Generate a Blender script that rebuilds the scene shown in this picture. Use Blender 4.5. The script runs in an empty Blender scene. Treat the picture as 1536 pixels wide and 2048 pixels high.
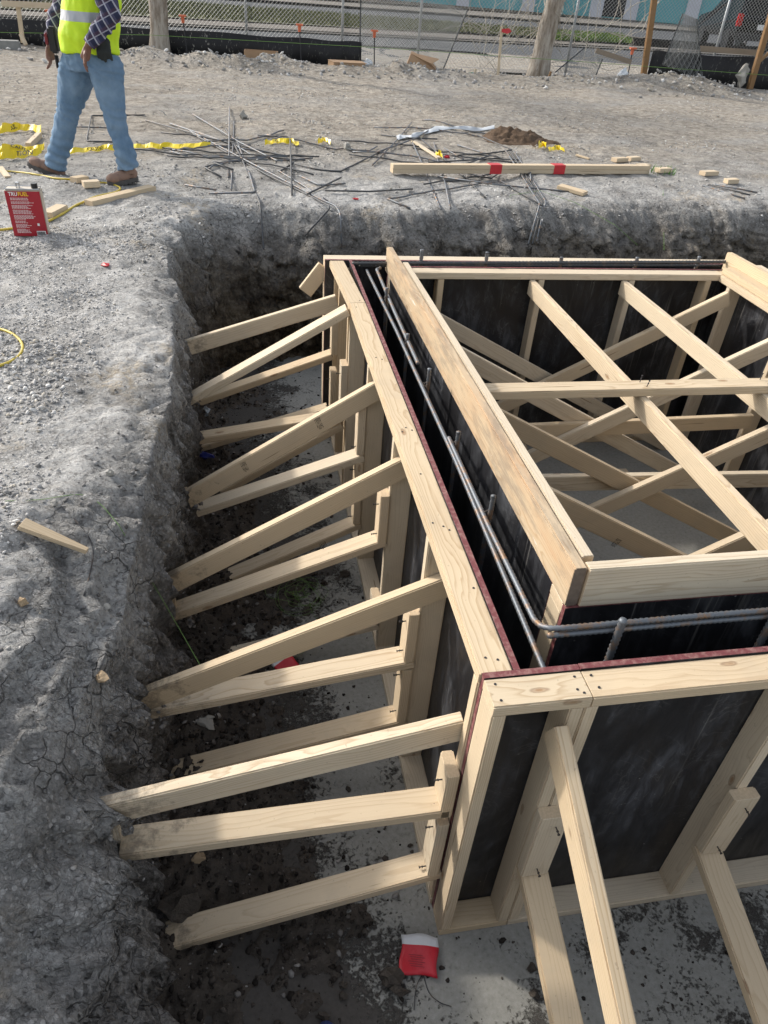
import bpy, bmesh, math, random
import numpy as np
from mathutils import Vector, Matrix
R_ = math.radians
scene = bpy.context.scene
col = scene.collection

# ------------------------------------------------------------------ camera, sky, sun, exposure
F_PX, PITCH, YAW, ROLL = 1439.475, 0.9313, -0.2176, 0.0808
CX, CY, CZ = -0.53, -1.1352, 1.3912
cam = bpy.data.cameras.new("camera"); camo = bpy.data.objects.new("camera", cam); col.objects.link(camo)
RM = Matrix.Rotation(YAW, 3, 'Z') @ Matrix.Rotation(PITCH, 3, 'X') @ Matrix.Rotation(ROLL, 3, 'Z')
camo.matrix_world = Matrix.Translation((CX, CY, CZ)) @ RM.to_4x4()
cam.sensor_fit = 'HORIZONTAL'; cam.sensor_width = 36.0; cam.lens = 36.0*F_PX/1536.0
cam.clip_start = 0.02; cam.clip_end = 600
scene.camera = camo
SUN_EL, SUN_AZ = 33.0, -50.0        # azimuth from +Y towards +X
sd = Vector((math.sin(R_(SUN_AZ))*math.cos(R_(SUN_EL)), math.cos(R_(SUN_AZ))*math.cos(R_(SUN_EL)), math.sin(R_(SUN_EL))))
w = bpy.data.worlds.new("World"); scene.world = w; w.use_nodes = True
nt = w.node_tree; nt.nodes.clear()
sky = nt.nodes.new('ShaderNodeTexSky'); sky.sky_type = 'NISHITA'; sky.sun_disc = False
sky.sun_elevation = R_(SUN_EL); sky.sun_rotation = R_(SUN_AZ); sky.dust_density = 3.0; sky.air_density = 1.3
bg = nt.nodes.new('ShaderNodeBackground'); bg.inputs[1].default_value = 0.15
wo = nt.nodes.new('ShaderNodeOutputWorld'); hs = nt.nodes.new('ShaderNodeHueSaturation'); hs.inputs['Saturation']  .default_value = .38; nt.links.new(sky.outputs[0], hs.inputs['Color']); nt.links.new(hs.outputs[0], bg.inputs[0]); nt.links.new(bg.outputs[0], wo.inputs[0])
sl = bpy.data.lights.new("sun", 'SUN'); sl.energy = 2.0; sl.angle = R_(2.5); sl.color = (1.0, 0.93, 0.83)
so = bpy.data.objects.new("sun", sl); col.objects.link(so); so.rotation_euler = sd.to_track_quat('Z', 'Y').to_euler()
scene.view_settings.view_transform = 'Standard'; scene.view_settings.look = 'None'
scene.view_settings.exposure = 0.72; scene.view_settings.gamma = 1.0

# ------------------------------------------------------------------ helpers
random.seed(7); rng = np.random.default_rng(11)
CAMP = Vector((CX, CY, CZ))
def ray(px, py):
    return (RM @ Vector(((px-768)/F_PX, -(py-1024)/F_PX, -1.0)))
def at(px, py, ax, val):
    d = ray(px, py); i = 'xyz'.index(ax)
    return CAMP + d*((val-CAMP[i])/d[i])
G = -0.13                                             # level of the site ground
def tag(o, label=None, cat=None, group=None, kind=None):
    if label: o['label'] = label
    if cat: o['category'] = cat
    if group: o['group'] = group
    if kind: o['kind'] = kind
    return o
def empty(name, loc=(0,0,0)):
    o = bpy.data.objects.new(name, None); col.objects.link(o); o.location = loc; o.empty_display_size = .1
    return o
def link(name, me, mats, parent=None, mw=None, smooth=False):
    o = bpy.data.objects.new(name, me); col.objects.link(o)
    for m in (mats if isinstance(mats, (list, tuple)) else [mats]): me.materials.append(m)
    if mw is not None: o.matrix_world = mw
    if parent is not None:
        o.parent = parent; o.matrix_parent_inverse = parent.matrix_basis.inverted()
    if smooth: me.polygons.foreach_set('use_smooth', [True]*len(me.polygons))
    return o
class MB:
    def __init__(s): s.v = []; s.f = []; s.m = []
    def add(s, vs, fs, mi=0):
        b = len(s.v); s.v += [tuple(x) for x in vs]; s.f += [tuple(b+i for i in f) for f in fs]; s.m += [mi]*len(fs)
    def box(s, lo, hi, mi=0, M=None):
        (a,b,c),(d,e,f) = lo, hi
        vs = [Vector(q) for q in ((a,b,c),(d,b,c),(d,e,c),(a,e,c),(a,b,f),(d,b,f),(d,e,f),(a,e,f))]
        if M is not None: vs = [M@q for q in vs]
        s.add(vs, [(0,3,2,1),(4,5,6,7),(0,1,5,4),(1,2,6,5),(2,3,7,6),(3,0,4,7)], mi)
    def tube(s, pts, r, n=8, mi=0, caps=True, ry=None):
        pts = [Vector(p) for p in pts]; k = len(pts)
        rs = r if isinstance(r, (list, tuple)) else [r]*k
        t0 = (pts[1]-pts[0]).normalized(); u = t0.orthogonal().normalized(); vs = []
        for i, p in enumerate(pts):
            t = (pts[min(i+1,k-1)]-pts[max(i-1,0)])
            t = t.normalized() if t.length > 1e-9 else t0
            u = (u - t*u.dot(t)); u = u.normalized() if u.length > 1e-6 else t.orthogonal().normalized()
            w_ = t.cross(u)
            for j in range(n):
                a = 2*math.pi*j/n; vs.append(p + u*(math.cos(a)*rs[i]) + w_*(math.sin(a)*rs[i]*(ry or 1)))
        fs = [(i*n+j, i*n+(j+1)%n, (i+1)*n+(j+1)%n, (i+1)*n+j) for i in range(k-1) for j in range(n)]
        if caps: fs += [tuple(range(n-1,-1,-1)), tuple((k-1)*n+j for j in range(n))]
        s.add(vs, fs, mi)
    def mesh(s, name):
        me = bpy.data.meshes.new(name); me.from_pydata([tuple(q) for q in s.v], [], s.f)
        me.polygons.foreach_set('material_index', s.m); me.update(); return me
    def build(s, name, mats, parent=None, origin=None, smooth=False, bevel=0):
        me = s.mesh(name)
        if origin is None:
            if parent is None:
                xs = np.array([tuple(q) for q in s.v]); origin = ((xs[:,0].min()+xs[:,0].max())/2, (xs[:,1].min()+xs[:,1].max())/2, xs[:,2].min())
            else: origin = (0,0,0)
        me.transform(Matrix.Translation(-Vector(origin)))
        if bevel:
            bm = bmesh.new(); bm.from_mesh(me)
            bmesh.ops.bevel(bm, geom=[e for e in bm.edges if len(e.link_faces)==2 and e.calc_face_angle(0) > .6], offset=bevel, segments=2, affect='EDGES', clamp_overlap=True)
            bm.to_mesh(me); bm.free()
        return link(name, me, mats, parent, Matrix.Translation(origin), smooth)
def catmull(pts, n=6):
    P = [Vector(p) for p in pts]; P = [2*P[0]-P[1]]+P+[2*P[-1]-P[-2]]; out = []
    for i in range(1, len(P)-2):
        for k in range(n):
            t = k/n; a,b,c,d = P[i-1],P[i],P[i+1],P[i+2]
            out.append(.5*((2*b)+(c-a)*t+(2*a-5*b+4*c-d)*t*t+(3*b-a-3*c+d)*t**3))
    out.append(P[-2]); return out

# vectorised gradient-ish noise
def _h(ix, iy, iz, seed):
    n = (ix.astype(np.int64)*374761393 + iy.astype(np.int64)*668265263 + iz.astype(np.int64)*2147483647 + seed*974711) & 0xffffffff
    n = ((n ^ (n >> 13))*1274126177) & 0xffffffff
    n = ((n ^ (n >> 16))*2246822519) & 0xffffffff
    return ((n ^ (n >> 15)) & 0xffffff)/float(0xffffff)
def vnoise(x, y, z, seed=0):
    x0, y0, z0 = np.floor(x), np.floor(y), np.floor(z); fx, fy, fz = x-x0, y-y0, z-z0
    fx, fy, fz = [t*t*t*(t*(6*t-15)+10) for t in (fx, fy, fz)]
    r = 0
    for dx in (0,1):
        for dy in (0,1):
            for dz in (0,1):
                wt = (fx if dx else 1-fx)*(fy if dy else 1-fy)*(fz if dz else 1-fz)
                r = r + wt*_h(x0+dx, y0+dy, z0+dz, seed)
    return r*2-1
def fbm(x, y, z, sc, oct=4, seed=0, gain=.5):
    a = 1; r = 0; s_ = 1/sc
    for o in range(oct):
        r = r + a*vnoise(x*s_+13.7*o, y*s_-7.1*o, z*s_+3.3*o, seed+o); a *= gain; s_ *= 2.03
    return r
def worley(x, y, z, sc, seed=0):
    x, y, z = x/sc, y/sc, z/sc; x0, y0, z0 = np.floor(x), np.floor(y), np.floor(z)
    d1 = np.full(np.shape(x), 9.); d2 = d1.copy()
    for dx in (-1,0,1):
        for dy in (-1,0,1):
            for dz in (-1,0,1):
                a, b, c = x0+dx, y0+dy, z0+dz
                d = np.sqrt((a+_h(a,b,c,seed)-x)**2+(b+_h(a,b,c,seed+1)-y)**2+(c+_h(a,b,c,seed+2)-z)**2)
                d2 = np.where(d < d1, d1, np.minimum(d2, d)); d1 = np.minimum(d1, d)
    return d1, d2

# ------------------------------------------------------------------ materials
class NT:
    def __init__(s, name):
        s.m = bpy.data.materials.new(name); s.m.use_nodes = True; s.t = s.m.node_tree
        s.b = s.t.nodes['Principled BSDF']
    def n(s, typ, **kw):
        nd = s.t.nodes.new('ShaderNode'+typ)
        for k, v in kw.items():
            if k.startswith('i_'): nd.inputs[k[2:].replace('_',' ')].default_value = v
            elif k.startswith('n_'): nd.inputs[int(k[2:])].default_value = v
            else: setattr(nd, k, v)
        return nd
    def l(s, a, b): s.t.links.new(a, b)
    def math(s, op, a, b=None, c=None, clamp=False):
        nd = s.n('Math', operation=op); nd.use_clamp = clamp
        for i, q in enumerate((a, b, c)):
            if q is None: continue
            if isinstance(q, (int, float)): nd.inputs[i].default_value = q
            else: s.l(q, nd.inputs[i])
        return nd.outputs[0]
    def mapping(s, src, scale=(1,1,1), rot=(0,0,0)):
        nd = s.n('Mapping'); nd.inputs['Scale'].default_value = scale; nd.inputs['Rotation'].default_value = rot
        s.l(src, nd.inputs[0]); return nd.outputs[0]
    def noise(s, src, scale=5, detail=3, rough=.5, dist=0):
        nd = s.n('TexNoise'); nd.inputs['Scale'].default_value = scale; nd.inputs['Detail'].default_value = detail
        nd.inputs['Roughness'].default_value = rough; nd.inputs['Distortion'].default_value = dist
        s.l(src, nd.inputs['Vector']); return nd.outputs['Fac']
    def voro(s, src, scale=5, feature='F1', out='Distance', rand=1):
        nd = s.n('TexVoronoi'); nd.feature = feature; nd.inputs['Scale'].default_value = scale; nd.inputs['Randomness'].default_value = rand
        s.l(src, nd.inputs['Vector']); return nd.outputs[out]
    def ramp(s, src, stops, interp='LINEAR'):
        nd = s.n('ValToRGB'); cr = nd.color_ramp; cr.interpolation = interp
        while len(cr.elements) < len(stops): cr.elements.new(.5)
        for e, (p, c) in zip(cr.elements, stops):
            e.position = p; e.color = (c if isinstance(c, (tuple, list)) else (c,c,c)) + (() if len(c if isinstance(c,(tuple,list)) else (1,1,1))==4 else (1,))
        s.l(src, nd.inputs[0]); return nd.outputs[0]
    def mix(s, fac, a, b, blend='MIX'):
        nd = s.n('Mix', data_type='RGBA', blend_type=blend)
        for i, q in ((0, fac), (6, a), (7, b)):
            if isinstance(q, (int, float)): nd.inputs[i].default_value = q
            elif isinstance(q, (tuple, list)): nd.inputs[i].default_value = tuple(q)+((1,) if len(q)==3 else ())
            else: s.l(q, nd.inputs[i])
        return nd.outputs[2]
    def bump(s, h, strength=.5, dist=.01, prev=None):
        nd = s.n('Bump'); nd.inputs['Strength'].default_value = strength; nd.inputs['Distance'].default_value = dist
        s.l(h, nd.inputs['Height'])
        if prev is not None: s.l(prev, nd.inputs['Normal'])
        s.l(nd.outputs[0], s.b.inputs['Normal']); return nd.outputs[0]
    def base(s, c):
        if isinstance(c, (tuple, list)): s.b.inputs['Base Color'].default_value = tuple(c)+(1,)
        else: s.l(c, s.b.inputs['Base Color'])
    def obj(s): return s.n('TexCoord').outputs['Object']
def simple(name, c, rough=.6, metal=0, var=.12, sc=30, spec=None):
    N = NT(name); o = N.obj(); k = N.noise(o, sc, 4)
    N.base(N.mix(k, tuple(q*(1-var) for q in c), tuple(min(1,q*(1+var)) for q in c)))
    N.b.inputs['Roughness'].default_value = rough; N.b.inputs['Metallic'].default_value = metal
    if spec is not None: N.b.inputs['Specular IOR Level'].default_value = spec
    N.bump(k, .15, .003); return N.m

def wood(name, light, dark, contrast=1.0, stain=None, endgrain=False):
    N = NT(name); o = N.obj()
    rnd = N.n('ObjectInfo').outputs['Random']
    off = N.n('CombineXYZ'); N.l(N.math('MULTIPLY', rnd, 37.0), off.inputs[0]); N.l(N.math('MULTIPLY', rnd, 3.1), off.inputs[1]); N.l(N.math('MULTIPLY', rnd, 5.7), off.inputs[2])
    va = N.n('VectorMath', operation='ADD'); N.l(o, va.inputs[0]); N.l(off.outputs[0], va.inputs[1]); p = va.outputs[0]
    # knots
    kv = N.n('TexVoronoi'); kv.inputs['Scale'].default_value = 1.0; kv.feature = 'F1'
    N.l(N.mapping(p, (3.1, 9, 9)), kv.inputs['Vector']); kd = kv.outputs['Distance']
    kd2 = N.math('ADD', kd, N.math('MULTIPLY', N.noise(p, 40, 2), .05))
    knot = N.ramp(kd2, [(.06, 1.0), (.10, .0)])
    kring = N.ramp(kd2, [(.075, 0.0), (.095, 1.0), (.12, 0.0)])
    near = N.ramp(kd, [(.05, 1.0), (.45, 0.0)])
    # rings
    sx = N.n('SeparateXYZ'); N.l(o, sx.inputs[0])
    warp = N.math('MULTIPLY', N.math('SUBTRACT', N.noise(N.mapping(p, (1.6, 14, 14)), 1.0, 3, .55), .5), .034)
    warp2 = N.math('MULTIPLY', near, .012)
    yy = N.math('ADD', sx.outputs[1], N.math('MULTIPLY', N.math('SUBTRACT', rnd, .5), .11))
    zz = N.math('ADD', sx.outputs[2], N.math('ADD', N.math('MULTIPLY', rnd, .05), .015))
    r = N.math('SQRT', N.math('ADD', N.math('MULTIPLY', yy, yy), N.math('MULTIPLY', zz, zz)))
    r = N.math('ADD', N.math('ADD', r, warp), warp2)
    band = N.math('FRACT', N.math('MULTIPLY', r, 135.0))
    ring = N.ramp(band, [(0, 0.0), (.62, .25), (.9, 1.0), (1.0, 0.0)])
    fine = N.noise(N.mapping(p, (6, 420, 420)), 1.0, 2, .6)
    big = N.noise(N.mapping(p, (2.0, 7, 7)), 1.0, 2)
    f = N.math('ADD', N.math('MULTIPLY', ring, .42*contrast), N.math('MULTIPLY', N.math('SUBTRACT', fine, .5), .5))
    f = N.math('ADD', f, N.math('MULTIPLY', N.math('SUBTRACT', big, .5), .5), clamp=True)
    c = N.mix(f, light, dark)
    r2 = N.math('FRACT', N.math('MULTIPLY', rnd, 7.31)); c = N.mix(N.math('MULTIPLY', rnd, .8), c, N.mix(1.0, c, (.92,.82,.68), 'MULTIPLY')); c = N.mix(N.math('MULTIPLY', r2, .45), c, N.mix(1.0, c, (.80,.82,.84), 'MULTIPLY'))
    c = N.mix(N.math('MULTIPLY', knot, .8), c, (.27,.145,.065)); c = N.mix(N.math('MULTIPLY', kring, .55), c, (.16,.08,.04))
    # grime
    g = N.ramp(N.noise(p, 5.5, 5, .65), [(.52, 0.0), (.72, 1.0)]); c = N.mix(N.math('MULTIPLY', g, .20), c, (.33,.29,.24))
    sp = N.ramp(N.noise(p, 95, 2), [(.70, 0.0), (.74, 1.0)]); c = N.mix(N.math('MULTIPLY', sp, .35), c, (.2,.16,.12))
    if stain:
        s1 = N.ramp(N.noise(N.mapping(p, (1.3, 10, 10)), 1.6, 5, .65), [(.44, 0.0), (.66, 1.0)]); c = N.mix(N.math('MULTIPLY', s1, .45), c, stain)
        s2 = N.ramp(N.noise(N.mapping(p, (4, 20, 20)), 1.0, 7, .72), [(.47, 0.0), (.62, 1.0)]); c = N.mix(N.math('MULTIPLY', s2, .55), c, (.20,.17,.14))
        s3 = N.ramp(N.noise(N.mapping(p, (3, 26, 30)), 1.3, 5, .7), [(.66, 0.0), (.70, 1.0)]); c = N.mix(N.math('MULTIPLY', s3, .8), c, (.72,.70,.66))
    # mud smeared where boards touch the bank and the floor
    gp_ = N.n('NewGeometry').outputs['Position']; gs = N.n('SeparateXYZ'); N.l(gp_, gs.inputs[0]); md = N.math('MULTIPLY', N.ramp(N.math('MULTIPLY', gs.outputs[0], -1.0), [(.60, 0.0), (.95, .30)]), N.math('LESS_THAN', gs.outputs[2], -.22))
    md = N.math('MAXIMUM', md, N.ramp(N.math('MULTIPLY', gs.outputs[2], -1.0), [(.98, 0.0), (1.0, .06)]))
    mk = N.ramp(N.math('ADD', N.noise(gp_, 16, 6, .75), md), [(.70, 0.0), (.84, 1.0)]); c = N.mix(N.math('MULTIPLY', mk, .6), c, (.10,.085,.072))
    ck = N.ramp(N.noise(N.mapping(p, (2.5, 60, 60)), 1.0, 2, .5), [(.245, .8), (.27, 0.0)]); c = N.mix(ck, c, (.20,.13,.08))
    N.base(c); N.b.inputs['Roughness'].default_value = .72; N.b.inputs['Specular IOR Level'].default_value = .25
    b1 = N.bump(fine, .12, .002); N.bump(N.math('SUBTRACT', ring, N.math('MULTIPLY', knot, 1.5)), .10, .002, b1)
    return N.m
M_wood = wood('pine_lumber', (.65,.56,.43), (.43,.325,.215))
M_wood2 = wood('pine_lumber_strong_grain', (.655,.57,.44), (.40,.29,.18), 1.45)
M_kick = wood('stained_board', (.60,.50,.37), (.42,.28,.16), 1.5, stain=(.47,.27,.14))
M_wend = simple('end_grain', (.56,.44,.30), .8, var=.25, sc=160)

def ply_mat():
    N = NT('black_film_plywood'); o = N.obj()
    rnd = N.n('ObjectInfo').outputs['Random']; va = N.n('VectorMath', operation='ADD'); N.l(o, va.inputs[0]); N.l(rnd, va.inputs[1]); p = va.outputs[0]
    n1 = N.noise(N.mapping(p, (2.2, 2.2, 1.0)), 1.4, 6, .62, 1.2)
    n2 = N.noise(N.mapping(p, (9, 9, 2.2)), 2.0, 5, .7, .6)
    m1 = N.ramp(n1, [(.40, 0.0), (.68, 1.0)]); m2 = N.ramp(n2, [(.46, 0.0), (.74, 1.0)])
    k = N.math('MULTIPLY', m1, N.math('ADD', N.math('MULTIPLY', m2, .8), .15))
    c = N.mix(k, (.010,.010,.012), (.13,.137,.155))
    sc = N.ramp(N.math('ABSOLUTE', N.math('SUBTRACT', N.noise(p, 3.0, 5, .6, 1.5), .5)), [(0, 1.0), (.008, 0.0)])
    c = N.mix(N.math('MULTIPLY', sc, N.math('MULTIPLY', m1, .22)), c, (.30,.30,.30))
    sp = N.ramp(N.voro(p, 26), [(.05, 1.0), (.10, 0.0)]); sp = N.math('MULTIPLY', sp, N.ramp(N.noise(p, 4, 3), [(.5, 0.0), (.65, 1.0)]))
    c = N.mix(N.math('MULTIPLY', sp, .5), c, (.4,.39,.37))
    dr = N.math('MULTIPLY', N.ramp(N.noise(N.mapping(p, (42, 42, 1.1)), 1.0, 4, .6), [(.60, 0.0), (.70, 1.0)]), N.ramp(N.noise(p, 2.1, 3), [(.45, 0.0), (.6, .5)]))
    c = N.mix(dr, c, (.20,.195,.185))
    pz = N.n('SeparateXYZ'); N.l(p, pz.inputs[0]); bt = N.math('MULTIPLY', N.ramp(N.math('ADD', N.math('MULTIPLY', pz.outputs[2], -1.0), N.math('MULTIPLY', N.noise(p, 7, 6, .7), .3)), [(.55, 0.0), (.85, .55)]), 1.0)
    c = N.mix(bt, c, (.13,.12,.105))
    N.base(c); N.l(N.ramp(n2, [(.3, .30), (.75, .62)]), N.b.inputs['Roughness'])
    N.b.inputs['Specular IOR Level'].default_value = .35
    N.bump(n2, .06, .003); return N.m
M_ply = ply_mat()
def maroon():
    N = NT('maroon_edge_paint'); p = N.obj(); n = N.noise(p, 60, 4, .65)
    c = N.mix(N.ramp(n, [(.45, 0.0), (.75, 1.0)]), (.15,.038,.042), (.30,.17,.15)); N.base(c); N.b.inputs['Roughness'].default_value = .7
    N.bump(n, .5, .003); return N.m
M_mar = maroon()
def steel(name, c1, c2, rough=.55, metal=.6):
    N = NT(name); p = N.obj(); n = N.noise(p, 22, 5, .65)
    N.base(N.mix(N.ramp(n, [(.5, 0.0), (.68, 1.0)]), c1, c2)); N.b.inputs['Metallic'].default_value = metal; N.b.inputs['Roughness'].default_value = rough
    N.bump(N.noise(p, 180, 3), .3, .001); return N.m
M_rebar = steel('rebar_steel', (.15,.165,.185), (.26,.16,.09))
M_rebar_d = steel('rebar_steel_dark', (.075,.08,.088), (.14,.12,.10), .6, .4)
M_nail = steel('nail_steel', (.05,.05,.055), (.12,.09,.07))

def ground_mat():
    N = NT('site_ground'); p = N.obj(); sx = N.n('SeparateXYZ'); N.l(p, sx.inputs[0]); X, Y, Z = sx.outputs
    big = N.noise(p, .55, 5, .6); mid = N.noise(p, 4.0, 6, .65); fin = N.noise(p, 45, 5, .7)
    # dry crushed limestone / clay crust
    c = N.mix(N.ramp(mid, [(.32, 0.0), (.68, 1.0)]), (.22,.215,.207), (.54,.532,.515)); c = N.mix(N.ramp(fin, [(.32, 1.0), (.50, 0.0)]), c, (.16,.155,.15))
    c = N.mix(N.ramp(fin, [(.58, 0.0), (.75, .8)]), c, (.58,.575,.565))
    # pebbles painted by cell
    vd = N.n('TexVoronoi'); vd.inputs['Scale'].default_value = 62; N.l(p, vd.inputs['Vector'])
    bw = N.n('RGBToBW'); N.l(vd.outputs['Color'], bw.inputs[0])
    peb = N.math('MULTIPLY', N.ramp(vd.outputs['Distance'], [(.30, 1.0), (.44, 0.0)]), N.ramp(bw.outputs[0], [(.42, 0.0), (.50, 1.0)]))
    c = N.mix(N.math('MULTIPLY', peb, .8), c, N.ramp(bw.outputs[0], [(.42, (.16,.15,.145)), (.55, (.36,.34,.32)), (.75, (.55,.54,.53))]))
    och = N.math('MULTIPLY', N.ramp(N.noise(p, 1.7, 4, .6), [(.56, 0.0), (.66, 1.0)]), N.ramp(N.noise(p, 26, 5, .75), [(.42, 0.0), (.58, 1.0)]))
    c = N.mix(N.math('MULTIPLY', och, .55), c, (.44,.35,.23))
    dmp = N.ramp(N.noise(p, 2.9, 6, .7), [(.56, 0.0), (.68, .45)]); c = N.mix(dmp, c, (.15,.14,.13))
    trk = N.ramp(N.noise(N.mapping(p, (.25,2.2,1), (0,0,R_(6))), 1.5, 4, .6), [(.5, 0.0), (.62, .35)]); c = N.mix(N.math('MULTIPLY', trk, N.math('GREATER_THAN', Y, 6.0)), c, (.44,.42,.39))
    # far field is more tan and trampled
    tan = N.math('MULTIPLY', N.ramp(N.math('MULTIPLY', N.math('ADD', Y, N.math('MULTIPLY', X, -.05)), .1), [(.56, 0.0), (.80, 1.0)]), N.ramp(N.noise(N.mapping(p, (.5,1.1,1)), 1.0, 6, .62), [(.30, 0.2), (.52, 1.0)]))
    c = N.mix(N.math('MULTIPLY', tan, .85), c, N.mix(N.ramp(N.noise(p, 9, 8, .8), [(.36, 0.0), (.64, 1.0)]), (.18,.155,.125), (.60,.54,.46)))
    # excavated clay: below the lip
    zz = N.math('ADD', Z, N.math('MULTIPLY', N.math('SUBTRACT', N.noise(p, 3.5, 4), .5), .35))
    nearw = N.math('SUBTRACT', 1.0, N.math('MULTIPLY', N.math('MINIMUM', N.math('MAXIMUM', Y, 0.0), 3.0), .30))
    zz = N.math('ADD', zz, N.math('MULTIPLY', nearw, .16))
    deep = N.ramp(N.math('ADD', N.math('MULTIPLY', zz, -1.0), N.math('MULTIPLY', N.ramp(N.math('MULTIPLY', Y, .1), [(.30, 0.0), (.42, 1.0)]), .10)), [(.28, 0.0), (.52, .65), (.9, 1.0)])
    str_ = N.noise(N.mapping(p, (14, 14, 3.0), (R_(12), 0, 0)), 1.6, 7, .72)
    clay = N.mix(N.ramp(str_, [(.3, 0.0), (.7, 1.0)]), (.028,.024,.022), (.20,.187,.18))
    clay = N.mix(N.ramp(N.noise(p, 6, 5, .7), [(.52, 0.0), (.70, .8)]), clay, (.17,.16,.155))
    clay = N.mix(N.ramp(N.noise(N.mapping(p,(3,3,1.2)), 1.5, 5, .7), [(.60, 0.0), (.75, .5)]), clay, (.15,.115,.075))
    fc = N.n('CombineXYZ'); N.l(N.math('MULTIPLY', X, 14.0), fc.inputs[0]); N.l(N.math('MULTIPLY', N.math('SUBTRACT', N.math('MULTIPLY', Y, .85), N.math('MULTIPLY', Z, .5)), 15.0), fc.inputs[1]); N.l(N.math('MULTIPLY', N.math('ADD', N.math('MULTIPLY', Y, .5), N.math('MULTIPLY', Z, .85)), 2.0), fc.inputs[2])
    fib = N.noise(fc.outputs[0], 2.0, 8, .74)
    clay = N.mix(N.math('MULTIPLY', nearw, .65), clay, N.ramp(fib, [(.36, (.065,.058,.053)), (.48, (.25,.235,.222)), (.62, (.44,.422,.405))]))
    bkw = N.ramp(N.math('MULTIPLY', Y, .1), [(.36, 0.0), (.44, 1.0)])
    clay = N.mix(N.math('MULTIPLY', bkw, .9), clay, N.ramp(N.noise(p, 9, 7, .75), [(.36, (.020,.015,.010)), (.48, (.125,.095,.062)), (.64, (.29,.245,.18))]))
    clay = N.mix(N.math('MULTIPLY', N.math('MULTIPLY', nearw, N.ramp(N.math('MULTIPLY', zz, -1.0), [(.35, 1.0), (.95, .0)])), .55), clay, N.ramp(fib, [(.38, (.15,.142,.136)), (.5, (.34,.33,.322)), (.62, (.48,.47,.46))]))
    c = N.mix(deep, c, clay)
    # cracks
    wv = N.n('TexNoise'); wv.inputs['Scale'].default_value = 9; wv.inputs['Detail'].default_value = 4; N.l(p, wv.inputs['Vector'])
    mv = N.n('VectorMath', operation='MULTIPLY_ADD'); N.l(wv.outputs['Color'], mv.inputs[0]); mv.inputs[1].default_value = (.09,.09,.09); N.l(p, mv.inputs[2])
    cd = N.voro(mv.outputs[0], 8.5, 'DISTANCE_TO_EDGE'); cd2 = N.voro(mv.outputs[0], 24, 'DISTANCE_TO_EDGE')
    crk = N.math('MULTIPLY', N.ramp(cd, [(0, .9), (.02, 0.0)]), N.ramp(N.noise(p, 2.6, 3), [(.52, 0.0), (.60, 1.0)]))
    crk2 = N.math('MULTIPLY', N.ramp(cd2, [(0, .3), (.03, 0.0)]), N.ramp(N.noise(p, 2.3, 2), [(.5, 0.0), (.58, 1.0)]))
    cr = N.math('MAXIMUM', crk, crk2); lip = N.ramp(N.math('MULTIPLY', Z, -1.0), [(.14, .12), (.20, 1.0)])
    cr = N.math('MULTIPLY', cr, lip)
    c = N.mix(N.math('MULTIPLY', cr, .85), c, (.02,.018,.017))
    N.base(c); N.b.inputs['Roughness'].default_value = .95; N.b.inputs['Specular IOR Level'].default_value = .15
    h = N.math('ADD', N.math('MULTIPLY', fin, .6), N.math('MULTIPLY', peb, .5)); h = N.math('ADD', h, N.math('MULTIPLY', mid, .8))
    fr = N.math('MULTIPLY', N.math('ADD', N.noise(N.mapping(p, (1,2.2,1)), 5.5, 8, .78), N.math('MULTIPLY', N.voro(p, 13), .35)), N.ramp(N.math('MULTIPLY', Y, .1), [(.48, 0.0), (.70, 1.0)]))
    b0 = N.bump(fr, .85, .085); b1 = N.bump(h, .5, .010, b0); b2 = N.bump(N.math('ADD', N.math('MULTIPLY', N.math('ADD', str_, N.math('MULTIPLY', fib, nearw)), deep), N.math('MULTIPLY', N.noise(p, 28, 6, .75), lip)), 1.0, .06, b1)
    vv = N.n('VectorMath', operation='MULTIPLY'); N.l(mv.outputs[0], vv.inputs[0]); vv.inputs[1].default_value = (1,1,.6)
    ch = N.math('ADD', N.math('MULTIPLY', N.voro(vv.outputs[0], 17), 1.0), N.math('MULTIPLY', N.voro(vv.outputs[0], 48), .5)); ch = N.math('MULTIPLY', ch, N.math('ADD', N.math('MULTIPLY', lip, .85), .15))
    b3 = N.bump(ch, .9, .030, b2); b3 = N.bump(N.noise(p, 130, 4, .8), .55, .006, b3)
    N.bump(N.math('SUBTRACT', 1.0, cr), .9, .02, b3); return N.m
M_ground = ground_mat()

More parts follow.
